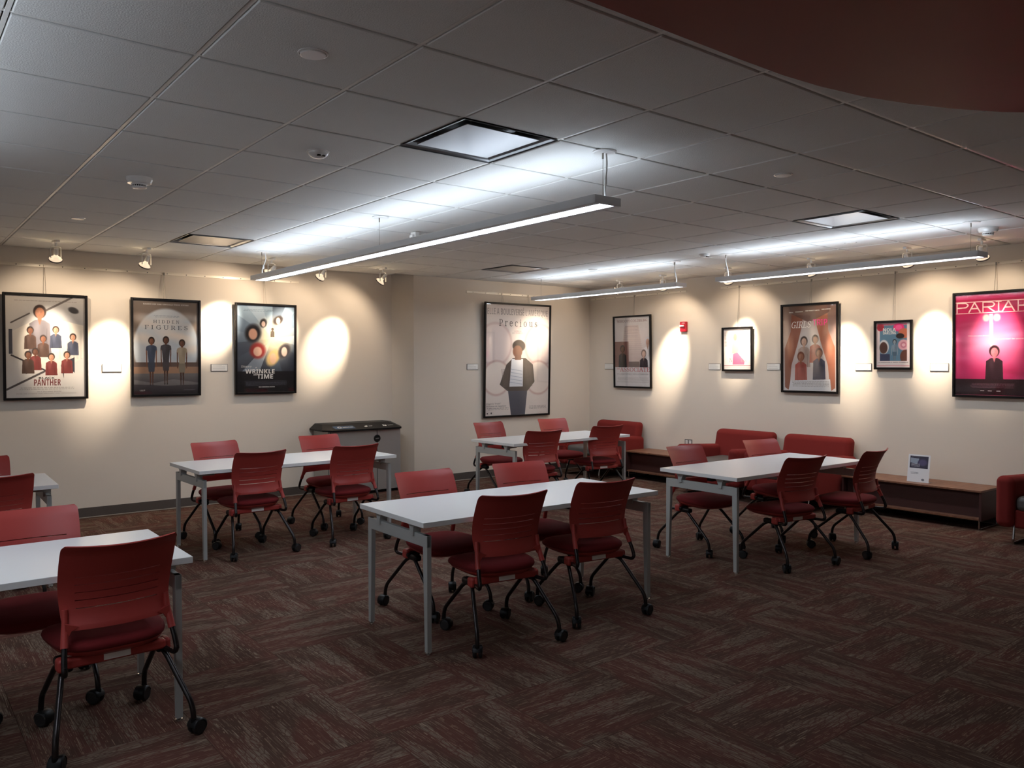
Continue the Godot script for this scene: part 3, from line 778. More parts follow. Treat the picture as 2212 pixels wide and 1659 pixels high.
# ---------------------------------------------------------------- things on the walls
func on_wall(wall: String, u: float, y: float, off := 0.0) -> Vector3:
	if wall == "L": return Vector3(u, y, ZL + off)
	if wall == "J": return Vector3(u, y, ZJ + off)
	return Vector3(XR - off, y, u)

func turn_of(wall: String) -> float:
	return -PI / 2 if wall == "R" else 0.0

# framed poster, u is its centre along the wall; text rows: [text, font, x, y, w, h, material] in fractions from the sheet's upper left
func poster(label: String, wall: String, u: float, y0: float, w: float, h: float, kind: String, rows: Array, lean := 0.022) -> void:
	var o := thing("framed_poster", label, "poster", on_wall(wall, u, y0, 0.012), turn_of(wall), "")
	o.rotation.x = lean
	var f := 0.024
	var st := S()
	for s in [-1.0, 1.0]:
		bx(st, at(Vector3(s * (w - f) / 2, h / 2, 0.02)), Vector3(f, h, 0.032), 0.003)
		bx(st, at(Vector3(0, h / 2 + s * (h - f) / 2, 0.02)), Vector3(w - 2 * f, f, 0.032), 0.003)
	obj("frame", st, M.frame, o)
	st = S()
	bx(st, at(Vector3(0, h / 2, 0.009)), Vector3(w - 0.02, h - 0.02, 0.006))
	obj("backing_board", st, M.blackmatt, o)
	var sw := w - 2 * f
	var sh := h - 2 * f
	st = S()
	q4(st, Vector3(-sw / 2, f, 0.0155), Vector3(sw / 2, f, 0.0155), Vector3(sw / 2, h - f, 0.0155), Vector3(-sw / 2, h - f, 0.0155), Vector3(0, 0, 1))
	q4(st, Vector3(-sw / 2, f, 0.0125), Vector3(sw / 2, f, 0.0125), Vector3(sw / 2, h - f, 0.0125), Vector3(-sw / 2, h - f, 0.0125), Vector3(0, 0, -1))
	var m := mat(Color.WHITE, 0.8, 0, 0.15)
	m.albedo_texture = art(kind).tex()
	obj("sheet", st, m, o)
	for t in rows:
		letters(o, t[0], t[1], Vector3(-sw / 2 + (t[2] + t[4] / 2) * sw, f + sh * (1 - t[3] - t[5] / 2), 0.0165), t[4] * sw, t[5] * sh, t[6], t[7] if t.size() > 7 else 0.0)
	st = S()
	bx(st, at(Vector3(0, h / 2, 0.024)), Vector3(sw, sh, 0.002))
	obj("glass_pane", st, M.pane, o)

func plaque(label: String, wall: String, u: float) -> void:
	var o := thing("caption_plate", label, "sign", on_wall(wall, u, 1.511), turn_of(wall), "caption plates beside the posters")
	var st := S()
	bx(st, at(Vector3(0, 0.042, 0.004)), Vector3(0.19, 0.084, 0.008), 0.002)
	obj("holder", st, M.grey, o)
	st = S()
	bx(st, at(Vector3(0, 0.042, 0.0085)), Vector3(0.178, 0.072, 0.003))
	obj("card", st, M.card, o)
	st = S()
	var r := RandomNumberGenerator.new()
	r.seed = int(u * 100)
	for k in 5: bx(st, at(Vector3(-0.01 + r.randf() * 0.006 - (0.02 if k == 0 else 0.0), 0.066 - 0.012 * k, 0.0101)), Vector3(0.15 - (0.05 if k == 0 else r.randf() * 0.02), 0.0025, 0.0004))
	obj("print", st, mat(Color8(176, 172, 168), 0.8), o)

func rail(label: String, wall: String, u0: float, u1: float) -> void:
	var o := thing("picture_rail", label, "rail", on_wall(wall, (u0 + u1) / 2, 2.565), turn_of(wall))
	var L := u1 - u0
	var st := S()
	bx(st, at(Vector3(0, 0.015, 0.004)), Vector3(L, 0.03, 0.008), 0.001)
	bx(st, at(Vector3(0, 0.027, 0.010)), Vector3(L, 0.006, 0.006), 0.001)
	bx(st, at(Vector3(0, 0.003, 0.010)), Vector3(L, 0.006, 0.006), 0.001)
	obj("rail_body", st, M.rail, o)
	st = S()
	var n := int(L / 0.2)
	for k in n: lathe(st, at(Vector3(-L / 2 + L * (k + 0.5) / n, 0.015, 0.008), Vector3(PI / 2, 0, 0)), [Vector2(0.006, 0), Vector2(0.004, 0.003), Vector2(0, 0.003)], 8)
	obj("screws", st, M.grey, o)

# hanging wire down to the frame, with a clip on the rail; two strands
func wire(label: String, wall: String, u: float, top: float, bottom: float, spread: float) -> void:
	var o := thing("hanging_wire", label, "wire", on_wall(wall, u, bottom), turn_of(wall))
	for s in [-1.0, 1.0]:
		var st := S()
		tube(st, [Vector3(s * 0.004, top - bottom, 0.016), Vector3(s * spread, 0, 0.03)], 0.0016, 6)
		obj("strand", st, M.wire, o)
	var st2 := S()
	bx(st2, at(Vector3(0, top - bottom + 0.005, 0.016)), Vector3(0.014, 0.03, 0.008), 0.002)
	obj("clip", st2, M.wire, o)

# ---------------------------------------------------------------- ceiling fittings
func disc(label: String, x: float, z: float) -> void:
	var o := thing("sprinkler_cover", label, "sprinkler", Vector3(x, HC, z), 0, "")
	var st := S()
	lathe(st, at(Vector3.ZERO), [Vector2(0.056, 0.0), Vector2(0.056, -0.003), Vector2(0.051, -0.004), Vector2(0.05, 0.0)], 32)
	obj("trim_ring", st, M.gloss, o)
	st = S()
	lathe(st, at(Vector3(0, -0.002, 0)), [Vector2(0.047, 0.002), Vector2(0.047, -0.005), Vector2(0.044, -0.007), Vector2(0, -0.007)], 32)
	obj("cover_plate", st, M.gloss, o)

func smoke(label: String, x: float, z: float) -> void:
	var o := thing("smoke_detector", label, "smoke detector", Vector3(x, HC, z))
	var st := S()
	lathe(st, at(Vector3.ZERO), [Vector2(0.078, 0), Vector2(0.078, -0.014), Vector2(0.07, -0.032), Vector2(0.066, -0.036), Vector2(0.044, -0.038)], 36)
	obj("base", st, M.gloss, o)
	st = S()
	lathe(st, at(Vector3.ZERO), [Vector2(0.045, -0.036), Vector2(0.045, -0.046), Vector2(0.036, -0.0465)], 32)
	lathe(st, at(Vector3.ZERO), [Vector2(0.036, -0.055), Vector2(0.043, -0.055), Vector2(0.043, -0.06), Vector2(0.036, -0.066), Vector2(0, -0.067)], 32)
	obj("sensor_cap", st, M.gloss, o)
	st = S()
	lathe(st, at(Vector3.ZERO), [Vector2(0.035, -0.04), Vector2(0.035, -0.058)], 24)
	obj("vent_band", st, M.black, o)
	st = S()
	for k in 20: bx(st, at(Vector3(cos(TAU * k / 20) * 0.041, -0.0505, sin(TAU * k / 20) * 0.041), Vector3(0, -TAU * k / 20, 0)), Vector3(0.006, 0.01, 0.003))
	obj("ribs", st, M.gloss, o)

func dome(label: String, x: float, z: float) -> void:
	var o := thing("ceiling_sensor", label, "sensor", Vector3(x, HC, z))
	var st := S()
	var prof := [Vector2(0.06, 0), Vector2(0.06, -0.005)]
	for k in 7: prof.append(Vector2(0.056 * cos(PI / 2 * k / 6), -0.006 - 0.034 * sin(PI / 2 * k / 6)))
	lathe(st, at(Vector3.ZERO), prof, 32)
	obj("dome", st, M.gloss, o)
	for k in 2:
		st = S()
		var a := 1.2 + 0.7 * k
		lathe(st, at(Vector3(cos(a) * 0.038, -0.03, sin(a) * 0.038), Vector3(0, 0, 0)), [Vector2(0.011, 0.004), Vector2(0.011, -0.003), Vector2(0, -0.004)], 14)
		obj("lens", st, M.black, o)

func ceiling_box(label: String, x: float, z: float) -> void:
	var o := thing("ceiling_box", label, "fixture", Vector3(x, HC, z))
	var st := S()
	bx(st, at(Vector3(0, -0.03, 0)), Vector3(0.05, 0.05, 0.08), 0.005)
	obj("box_body", st, M.white, o)
	st = S()
	bx(st, at(Vector3(0.08, -0.012, 0.0)), Vector3(0.14, 0.024, 0.05), 0.004)
	obj("side_arm", st, M.white, o)
	st = S()
	bx(st, at(Vector3(-0.03, -0.045, 0.0)), Vector3(0.03, 0.026, 0.05), 0.004)
	obj("knuckle", st, M.white, o)

func diffuser(label: String, cx: float, cz: float) -> void:
	var o := thing("air_diffuser", label, "vent", Vector3(cx, HC, cz))
	var st := S()
	var prof := [[0.297, -0.004], [0.297, 0.0], [0.288, 0.002], [0.27, 0.006], [0.25, 0.018], [0.236, 0.04], [0.23, 0.07]]
	for k in prof.size() - 1:
		for s in 4:
			var P := []
			for e in [[0, -1], [0, 1], [1, 1], [1, -1]]:
				var h: float = prof[k + e[0]][0]
				P.append(Basis(Vector3.UP, s * PI / 2) * Vector3(e[1] * h, prof[k + e[0]][1], h))
			q4(st, P[0], P[1], P[2], P[3], Basis(Vector3.UP, s * PI / 2) * Vector3(0, -0.5, -1) if k else Basis(Vector3.UP, s * PI / 2) * Vector3(0, 0, 1))
	obj("frame", st, M.plaque, o)
	st = S()
	bx(st, at(Vector3(0, 0.005, 0)), Vector3(0.46, 0.006, 0.46), 0.002)
	obj("face_plate", st, M.plaque, o)
	for s in [[-1, -1], [1, -1], [1, 1], [-1, 1]]:
		st = S()
		tube(st, [Vector3(s[0] * 0.16, 0.007, s[1] * 0.16), Vector3(s[0] * 0.16, 0.07, s[1] * 0.16)], 0.004, 6)
		obj("hanger", st, M.grey, o)
	st = S()
	bx(st, at(Vector3(0, 0.072, 0)), Vector3(0.5, 0.004, 0.5))
	obj("duct_dark_sheet", st, M.black, o)  # black sheet closing the duct, stands in for the shade inside

# gallery spot on a stem; aimed at a point; lamp and light together
func spot(label: String, x: float, z: float, aim: Vector3, yaw: float, power := 1.0) -> void:
	var o := thing("spotlight", label, "spotlight", Vector3(x, HC, z), 0, "")
	var st := S()
	bx(st, at(Vector3(0, -0.011, 0), Vector3(0, yaw, 0)), Vector3(0.036, 0.022, 0.11), 0.003)
	lathe(st, at(Vector3.ZERO), [Vector2(0.011, -0.02), Vector2(0.011, -0.055), Vector2(0, -0.056)], 12)
	obj("mount", st, M.white, o)
	st = S()
	var yb := Basis(Vector3.UP, yaw)
	var pts := bend([Vector3(-0.045, -0.165, 0), Vector3(-0.045, -0.055, 0), Vector3(0.045, -0.055, 0), Vector3(0.045, -0.165, 0)], 0.018)
	for k in pts.size() - 1:
		var a: Vector3 = pts[k]
		var b: Vector3 = pts[k + 1]
		var d := (b - a)
		bx(st, Transform3D(yb, Vector3.ZERO) * at((a + b) / 2, Vector3(0, 0, atan2(d.y, d.x))), Vector3(d.length() + 0.002, 0.003, 0.014))
	obj("yoke", st, M.white, o)
	var pivot := Vector3(0, -0.125, 0)
	var dir: Vector3 = (aim - (o.position + pivot)).normalized()
	var xf := Transform3D(Basis(Quaternion(Vector3(0, -1, 0), dir)), pivot)
	st = S()
	lathe(st, xf, [Vector2(0, 0.062), Vector2(0.019, 0.06), Vector2(0.021, 0.0), Vector2(0.017, -0.004)], 16)
	obj("lamp_socket", st, M.white, o)
	st = S()
	lathe(st, xf, [Vector2(0.016, -0.004), Vector2(0.02, -0.022), Vector2(0.032, -0.036), Vector2(0.046, -0.046), Vector2(0.055, -0.056), Vector2(0.056, -0.058)], 24)
	obj("lamp_bulb", st, M.reflector, o)
	st = S()
	lathe(st, xf, [Vector2(0.0555, -0.056), Vector2(0.058, -0.057), Vector2(0.058, -0.068), Vector2(0.053, -0.068), Vector2(0.053, -0.058)], 28)
	obj("rim", st, M.grey, o)
	st = S()
	lathe(st, xf, [Vector2(0.0525, -0.06), Vector2(0.03, -0.064), Vector2(0, -0.066)], 24)
	obj("lamp_lens", st, M.lamp, o)
	for beam in BEAMS:
		var l := SpotLight3D.new()
		l.name = "lamp_light"
		l.light_color = beam[3]; l.light_energy = beam[1] * power; l.spot_angle = beam[0]; l.spot_angle_attenuation = beam[2]
		l.spot_range = 12.0; l.spot_attenuation = 2.0; l.light_size = 0.03; l.shadow_enabled = true
		o.add_child(l, true)
		l.position = pivot + dir * 0.085
		l.look_at_from_position(o.position + l.position, aim, Vector3(0, 0, 1) if absf(dir.y) > 0.95 else Vector3.UP)

# linear pendant along z from z0 (near) to z1 (far), n lens sections
func pendant(label: String, x: float, z0: float, z1: float, n: int, cords: Array) -> void:
	var yb := 2.457
	var w := 0.2
	var h := 0.046
	var L := z0 - z1
	var o := thing("pendant_light", label, "light", Vector3(x, yb, (z0 + z1) / 2))
	var st := S()
	# channel: two sides, two lips below, open to both glowing faces
	for s in [-1.0, 1.0]:
		bx(st, at(Vector3(s * (w / 2 - 0.003), h / 2, 0)), Vector3(0.006, h, L), 0.001)
		bx(st, at(Vector3(s * (w / 2 - 0.0235), 0.002, 0)), Vector3(0.041, 0.004, L - 0.004))
	bx(st, at(Vector3(0, h * 0.5, 0)), Vector3(w - 0.012, 0.004, L - 0.004))
	for k in range(1, n): bx(st, at(Vector3(0, 0.002, L / 2 - L * k / n)), Vector3(w - 0.012, 0.0045, 0.012))
	obj("housing", st, M.alu, o)
	for s in [-1.0, 1.0]:
		st = S()
		bx(st, at(Vector3(0, h / 2, s * (L / 2 + 0.004))), Vector3(w, h, 0.01), 0.002)
		obj("end_cap", st, M.alu, o)
	for k in n:
		var zc := L / 2 - L * (k + 0.5) / n
		var l := L / n
		st = S()
		bx(st, at(Vector3(0, 0.003, zc)), Vector3(0.115, 0.005, l - 0.024))
		obj("light_lens", st, M.led, o)
		st = S()
		bx(st, at(Vector3(0, h * 0.5 + 0.006, zc)), Vector3(0.03, 0.004, l - 0.03))
		for s in [-1.0, 1.0]: bx(st, at(Vector3(s * 0.036, h * 0.5 - 0.001, zc), Vector3(0, 0, -s * 1.19)), Vector3(0.045, 0.003, l - 0.03))
		obj("uplight_lens", st, M.ledup, o)
		for up in 4:
			var a := AreaLight3D.new()
			a.name = "panel_light"
			a.area_size = Vector2([0.1, 0.03, 0.045, 0.045][up], l - 0.03)
			a.light_color = LEDCOL; a.light_energy = [DOWN_E, UP_E, WING_E, WING_E][up] * l / 1.22
			a.area_normalize_energy = true
			a.area_range = 14.0; a.area_attenuation = 2.0
			a.shadow_enabled = true
			o.add_child(a, true)
			var face: Vector3 = [Vector3.DOWN, Vector3.UP, Vector3(0.93, 0.37, 0), Vector3(-0.93, 0.37, 0)][up]
			a.position = Vector3(0, -0.001, zc) if up == 0 else Vector3(face.x * 0.042, h * 0.5 + (0.0095 if up == 1 else 0.0035), zc)
			a.transform.basis = Basis(Vector3(0, 0, 1).cross(-face), Vector3(0, 0, 1), -face).orthonormalized()
	for c in cords:   # [z, kind]
		var zz: float = c[0] - o.position.z
		var top := HC - yb
		var cn := 0.004
		st = S()
		lathe(st, at(Vector3(0, top, zz)), [Vector2(0.066, 0), Vector2(0.066, -0.004), Vector2(0.058, -0.009), Vector2(0, -0.009)], 28)
		obj("canopy", st, M.white, o)
		st = S()
		tube(st, [Vector3(-0.012, top, zz), Vector3(-0.012, h * 0.5, zz)], 0.0014, 6)
		lathe(st, at(Vector3(-0.012, top - 0.03, zz)), [Vector2(0.005, 0.02), Vector2(0.005, -0.012), Vector2(0, -0.013)], 8)
		obj("suspension_cable", st, M.wire, o)
		if c[1] > 0:
			st = S()
			var d: float = c[2]
			tube(st, bend([Vector3(0.012, top, zz), Vector3(0.012 + d, top - 0.06, zz), Vector3(0.012 - d * 0.2, top * 0.5, zz), Vector3(0.012 - d, h + 0.03, zz), Vector3(0.012, h * 0.5, zz)], 0.05), 0.005, 8)
			lathe(st, at(Vector3(0.012 - d * 0.2, top * 0.5 - 0.012, zz)), [Vector2(0.0065, 0.02), Vector2(0.0075, 0.0), Vector2(0.0065, -0.02)], 8)
			obj("power_cord", st, M.white, o)

# ---------------------------------------------------------------- furniture
func table(label: String, x: float, z: float, turn: float) -> Node3D:
	var o := thing("training_table", label, "table", Vector3(x, 0, z), turn, "")
	var st := S()
	bx(st, at(Vector3(0, 0.7365 - 0.0145, 0)), Vector3(1.829, 0.029, 0.762), 0.0015)
	obj("tabletop", st, M.top, o)
	st = S()
	bx(st, at(Vector3(0, 0.68, 0)), Vector3(1.52, 0.05, 0.05), 0.003)
	for s in [-1.0, 1.0]: bx(st, at(Vector3(0, 0.698, s * 0.2)), Vector3(1.6, 0.018, 0.03), 0.002)
	obj("support_beam", st, M.beam, o)
	for e in [-1.0, 1.0]:
		st = S()
		bx(st, at(Vector3(e * 0.86, 0.622, 0)), Vector3(0.028, 0.066, 0.70), 0.002)
		obj("end_rail", st, M.tableleg, o)
		for s in [-1.0, 1.0]:
			st = S()
			# leg tapers towards its foot
			var poly := PackedVector2Array([Vector2(s * 0.35, 0.655), Vector2(s * 0.305, 0.655), Vector2(s * 0.307, 0.5), Vector2(s * 0.322, 0.012), Vector2(s * 0.35, 0.012)])
			prism(st, Transform3D(Basis(Vector3(0, 0, 1), Vector3(0, 1, 0), Vector3(1, 0, 0)), Vector3(e * 0.86 - 0.0135, 0, 0)), poly, 0.027)
			var leg := obj("leg", st, M.tableleg, o)
			st = S()
			lathe(st, at(Vector3(e * 0.86, 0, s * 0.336)), [Vector2(0.005, 0.014), Vector2(0.005, 0.007), Vector2(0.015, 0.006), Vector2(0.016, 0.0)], 14)
			obj("leveller_foot", st, M.chrome, leg)
			st = S()
			# bracket: a wedge with a hook over the rail
			var bp := PackedVector2Array([Vector2(-0.04, 0.708), Vector2(0.05, 0.708), Vector2(0.03, 0.69), Vector2(0.018, 0.662), Vector2(0.02, 0.64), Vector2(-0.012, 0.634), Vector2(-0.016, 0.66), Vector2(-0.02, 0.685)])
			prism(st, Transform3D(Basis(Vector3(0, 0, -s), Vector3(0, 1, 0), Vector3(1, 0, 0)), Vector3(e * 0.86 - 0.024, 0, s * 0.2)), bp, 0.05)
			bx(st, at(Vector3(e * 0.80, 0.69, s * 0.2)), Vector3(0.13, 0.034, 0.04), 0.004)
			obj("hinge_bracket", st, M.tableleg, o)
	return o

# centre of the back shell at width u (-1..1) and height v (0..1)
func back_at(u: float, v: float) -> Vector3:
	var y := 0.515 + 0.35 * v
	var zs := [0.178, 0.160, 0.154, 0.160, 0.176, 0.200, 0.226, 0.252]
	var f := clampf(v, 0, 1) * 7.0
	var i := mini(int(f), 6)
	var t := f - i
	var z: float = cubic_interpolate(zs[i], zs[i + 1], zs[maxi(i - 1, 0)], zs[mini(i + 2, 7)], t)
	if v > 0.9: z += pow((v - 0.9) / 0.1, 2.0) * 0.016
	var hw := 0.203 + 0.02 * sin(PI * 0.5 * clampf(v * 1.25, 0, 1)) - 0.004 * maxf(0, v - 0.8)
	if v > 0.95: hw -= 0.012 * pow((v - 0.95) / 0.05, 2.0)
	return Vector3(u * hw, y + 0.010 * u * u * v * v, z - 0.042 * u * u * (1.0 + 0.15 * v))

func backrest_mesh() -> SurfaceTool:
	var st := S()
	var us := [-1.0, -0.97, -0.9, -0.74]
	for k in range(1, 12): us.append(-0.74 + 1.48 * k / 12.0)
	us.append_array([0.74, 0.9, 0.97, 1.0])
	# rows: slots are thin gaps
	var vs := []
	var gap := []
	var v := 0.0
	var slots := [0.24, 0.335, 0.43, 0.525, 0.62]
	for k in 4: vs.append(k * 0.06)
	for s in slots: vs.append_array([s - 0.0055, s + 0.0055, s + 0.047])
	for k in 9: vs.append(0.69 + 0.265 * k / 8.0)
	vs.append_array([0.97, 0.985, 1.0])
	var R := vs.size()
	var K := us.size()
	var P := [[], []]
	var N := [[], []]
	for i in R:
		var rows := [[], []]
		var nr := [[], []]
		for j in K:
			var e := 0.01
			var p := back_at(us[j], vs[i])
			var n := (back_at(us[j] + e, vs[i]) - back_at(us[j] - e, vs[i])).cross(back_at(us[j], vs[i] + e) - back_at(us[j], vs[i] - e)).normalized()   # towards the rear
			if n.z < 0: n = -n
			var th := 0.0055
			if absf(us[j]) > 0.96: th = 0.003
			if absf(us[j]) > 0.99: th = 0.001
			if vs[i] > 0.98: th = minf(th, 0.003)
			for w in 2:
				var s := 1.0 if w else -1.0
				rows[w].append(p + n * th * s); nr[w].append(n * s)
		for w in 2:
			P[w].append(rows[w]); N[w].append(nr[w])
	var solid := func(i: int, j: int) -> bool:
		if i < 0 or j < 0 or i >= R - 1 or j >= K - 1: return false
		var vm: float = (vs[i] + vs[i + 1]) / 2
		if absf((us[j] + us[j + 1]) / 2) < 0.74:
			for s in slots: if absf(vm - s) < 0.005: return false
		return true
	for i in R - 1:
		for j in K - 1:
			if not solid.call(i, j): continue
			for w in 2:
				skin(st, [[P[w][i][j], P[w][i][j + 1]], [P[w][i + 1][j], P[w][i + 1][j + 1]]], [[N[w][i][j], N[w][i][j + 1]], [N[w][i + 1][j], N[w][i + 1][j + 1]]])
			for s in [[-1, 0, i, j, i, j + 1], [1, 0, i + 1, j, i + 1, j + 1], [0, -1, i, j, i + 1, j], [0, 1, i, j + 1, i + 1, j + 1]]:
				if not solid.call(i + s[0], j + s[1]):
					q4(st, P[0][s[2]][s[3]], P[0][s[4]][s[5]], P[1][s[4]][s[5]], P[1][s[2]][s[3]], Vector3(s[1], s[0], 0))
	# side lugs that run down to the posts
	for s in [-1.0, 1.0]:
		tube(st, [Vector3(s * 0.196, 0.60, 0.128), Vector3(s * 0.198, 0.545, 0.137), Vector3(s * 0.203, 0.5, 0.152), Vector3(s * 0.208, 0.455, 0.172)], 0.012, 10, true, 0.0155)
		prism(st, Transform3D(Basis.IDENTITY, Vector3(0, 0, 0.139)), PackedVector2Array([Vector2(s * 0.202, 0.55), Vector2(s * 0.15, 0.53), Vector2(s * 0.178, 0.517), Vector2(s * 0.19, 0.495), Vector2(s * 0.2, 0.49)]), 0.02)
	return st

func make_chair() -> Node3D:
	var o := thing("nesting_chair", "", "chair", Vector3.ZERO, 0, "")
	obj("backrest", backrest_mesh(), M.red, o)
	# seat cushion: wide at the front, rounded
	var plan := []
	for k in 41:
		var a := TAU * k / 40
		var e := 2.0 / 3.4
		var px := signf(cos(a)) * pow(absf(cos(a)), e)
		var pz := signf(sin(a)) * pow(absf(sin(a)), e)
		plan.append(Vector2(px * (0.228 - 0.02 * pz), pz * 0.225 - 0.045))
	var prof := [[0.0, 0.466], [0.4, 0.466], [0.75, 0.465], [0.92, 0.459], [0.985, 0.448], [1.0, 0.436], [0.985, 0.424], [0.95, 0.417], [0.9, 0.415]]
	var rows := []
	for p in prof:
		var row := []
		for q in plan:
			var y: float = p[1] + (0.012 * q.y * 4.0 * p[0] * 0.3) - (0.02 * clampf((-q.y * p[0] - 0.17) * 8, 0, 1))
			row.append(Vector3(q.x * p[0], y, (q.y + 0.045) * p[0] - 0.045))
		rows.append(row)
	var st := S()
	auto(st, rows, true, Vector3(0, 0.436, -0.045))
	obj("seat", st, M.redcloth, o)
	st = S()
	prof = [[0.96, 0.42], [0.93, 0.405], [0.8, 0.388], [0.5, 0.378], [0.0, 0.376]]
	rows = []
	for p in prof:
		var row := []
		for q in plan: row.append(Vector3(q.x * p[0], p[1] - 0.012 * clampf((-q.y * p[0] - 0.17) * 8, 0, 1), (q.y + 0.045) * p[0] - 0.045))
		rows.append(row)
	auto(st, rows, true, Vector3(0, 0.42, -0.045))
	obj("seat_pan", st, M.red, o)
	# red cross bar below the back of the seat, with a pale sticker
	st = S()
	rbox(st, at(Vector3(0, 0.372, 0.10)), Vector3(0.40, 0.042, 0.05), 0.012)
	for s in [-1.0, 1.0]: rbox(st, at(Vector3(s * 0.205, 0.365, 0.085)), Vector3(0.035, 0.056, 0.06), 0.014)
	obj("cross_bar", st, M.red, o)
	st = S()
	bx(st, at(Vector3(0, 0.373, 0.1262), Vector3(-0.08, 0, 0)), Vector3(0.105, 0.025, 0.0015))
	obj("sticker", st, M.card, o, "pale sticker below the seat")
	for s in [-1.0, 1.0]:
		st = S()
		tube(st, bend([Vector3(s * 0.206, 0.47, 0.166), Vector3(s * 0.215, 0.405, 0.198), Vector3(s * 0.216, 0.352, 0.21), Vector3(s * 0.196, 0.352, 0.12), Vector3(s * 0.18, 0.358, 0.02)], 0.035), 0.0115, 10)
		obj("back_post", st, M.tube, o)
		st = S()
		rbox(st, at(Vector3(s * 0.186, 0.352, 0.035)), Vector3(0.05, 0.038, 0.15), 0.014)
		rbox(st, at(Vector3(s * 0.175, 0.362, 0.06)), Vector3(0.09, 0.03, 0.05), 0.01)
		obj("hinge_block", st, M.black, o)
		for f in [-1.0, 1.0]:
			st = S()
			tube(st, bend([Vector3(s * 0.19, 0.345, 0.03 + f * 0.02), Vector3(s * 0.2, 0.338, 0.03 + f * 0.05), Vector3(s * (0.262 if f > 0 else 0.214), 0.128, f * 0.262), Vector3(s * (0.264 if f > 0 else 0.216), 0.058, f * 0.266)], 0.045), 0.0118, 10)
			obj("leg", st, M.tube, o)
	var n := 0
	for s in [-1.0, 1.0]:
		for f in [-1.0, 1.0]:
			var yaw: float = [0.7, 2.6, -0.9, 1.9][n]
			n += 1
			var b := Basis(Vector3.UP, yaw)
			var p := Vector3(s * (0.264 if f > 0 else 0.216), 0, f * 0.266)
			var xf := Transform3D(b.scaled(Vector3.ONE * 1.14), p)
			st = S()
			lathe(st, at(p), [Vector2(0.0, 0.072), Vector2(0.013, 0.072), Vector2(0.014, 0.05), Vector2(0.0, 0.049)], 12)
			# hood over the two wheels
			var hr := []
			for k in 9:
				var a := -0.5 + (PI + 0.4) * k / 8
				var row := []
				for w in [-0.024, -0.02, 0.0, 0.02, 0.024]:
					var rr := 0.0315 - (0.006 if absf(w) > 0.022 else 0.0)
					row.append(xf * Vector3(w, 0.031 + rr * sin(a), 0.014 + rr * cos(a)))
				hr.append(row)
			auto(st, hr, false, xf * Vector3(0, 0.031, 0.014))
			var caster := obj("caster", st, M.black, o)
			for w in [-1.0, 1.0]:
				st = S()
				lathe(st, xf * at(Vector3(w * 0.014, 0.029, 0.014), Vector3(0, 0, PI / 2)), [Vector2(0, -0.009), Vector2(0.022, -0.009), Vector2(0.0275, -0.006), Vector2(0.029, 0), Vector2(0.0275, 0.006), Vector2(0.022, 0.009), Vector2(0, 0.009)], 20)
				obj("wheel", st, M.blackmatt, caster)
	return o

func armchair(label: String, zc: float) -> void:
	# faces -x; local -z is the front
	var o := thing("armchair", label, "armchair", Vector3(XR - 0.42, 0, zc), PI / 2)
	var st := S()
	var lean := func(p: Vector3) -> Vector3:
		return Vector3(p.x * (1.0 - 0.05 * (p.y + 0.2)), p.y, p.z + p.y * 0.2 + 0.015 * cos(p.x * 3.2))
	rbox(st, at(Vector3(0, 0.555, 0.27)), Vector3(0.86, 0.40, 0.15), 0.06, 4, lean)
	obj("back_cushion", st, M.sofa, o)
	for s in [-1.0, 1.0]:
		st = S()
		var arm := func(p: Vector3) -> Vector3:
			return Vector3(p.x, p.y + (p.y + 0.21) / 0.42 * 0.02 * (-p.z / 0.36), p.z)
		rbox(st, at(Vector3(s * 0.385, 0.365, -0.08)), Vector3(0.15, 0.43, 0.86), 0.055, 4, arm)
		obj("arm", st, M.sofa, o)
	st = S()
	rbox(st, at(Vector3(0, 0.365, -0.10)), Vector3(0.62, 0.13, 0.74), 0.045, 3)
	obj("seat_cushion", st, M.vinyl, o, "grey vinyl seat cushion")
	st = S()
	rbox(st, at(Vector3(0, 0.23, -0.07)), Vector3(0.64, 0.16, 0.78), 0.02)
	obj("base", st, M.sofa, o)
	for s in [-1.0, 1.0]:
		st = S()
		tube(st, bend([Vector3(s * 0.33, 0.17, -0.42), Vector3(s * 0.33, 0.012, -0.45), Vector3(s * 0.33, 0.012, 0.32), Vector3(s * 0.33, 0.17, 0.28)], 0.04), 0.011, 8)
		obj("sled_leg", st, M.chrome, o)

func bench(label: String, z0: float, z1: float) -> void:
	var L := z1 - z0
	var D := 0.48
	var o := thing("low_bench", label, "bench", Vector3(XR - D / 2 - 0.006, 0, (z0 + z1) / 2), PI / 2)
	# local x runs along the wall, -z is the open front
	var st := S()
	bx(st, at(Vector3(0, 0.3725, 0)), Vector3(L, 0.019, D), 0.002)
	obj("bench_top", st, M.wood, o)
	for s in [-1.0, 1.0]:
		st = S()
		bx(st, at(Vector3(s * (L / 2 - 0.012), 0.2275, 0.0)), Vector3(0.022, 0.271, D - 0.02), 0.001)
		obj("side_panel", st, M.darkwood, o)
		st = S()
		tube(st, bend([Vector3(s * (L / 2 - 0.03), 0.095, -D / 2 + 0.035), Vector3(s * (L / 2 - 0.03), 0.008, -D / 2 + 0.035), Vector3(s * (L / 2 - 0.03), 0.008, D / 2 - 0.04), Vector3(s * (L / 2 - 0.03), 0.095, D / 2 - 0.04)], 0.02), 0.008, 8)
		obj("sled_foot", st, M.chrome, o)
	st = S()
	bx(st, at(Vector3(0, 0.104, 0)), Vector3(L - 0.046, 0.019, D - 0.02), 0.001)
	obj("shelf", st, M.wood, o)
	st = S()
	bx(st, at(Vector3(0, 0.2375, -D / 2 + 0.10)), Vector3(L - 0.046, 0.248, 0.016), 0.001)
	obj("front_panel", st, M.darkwood, o)

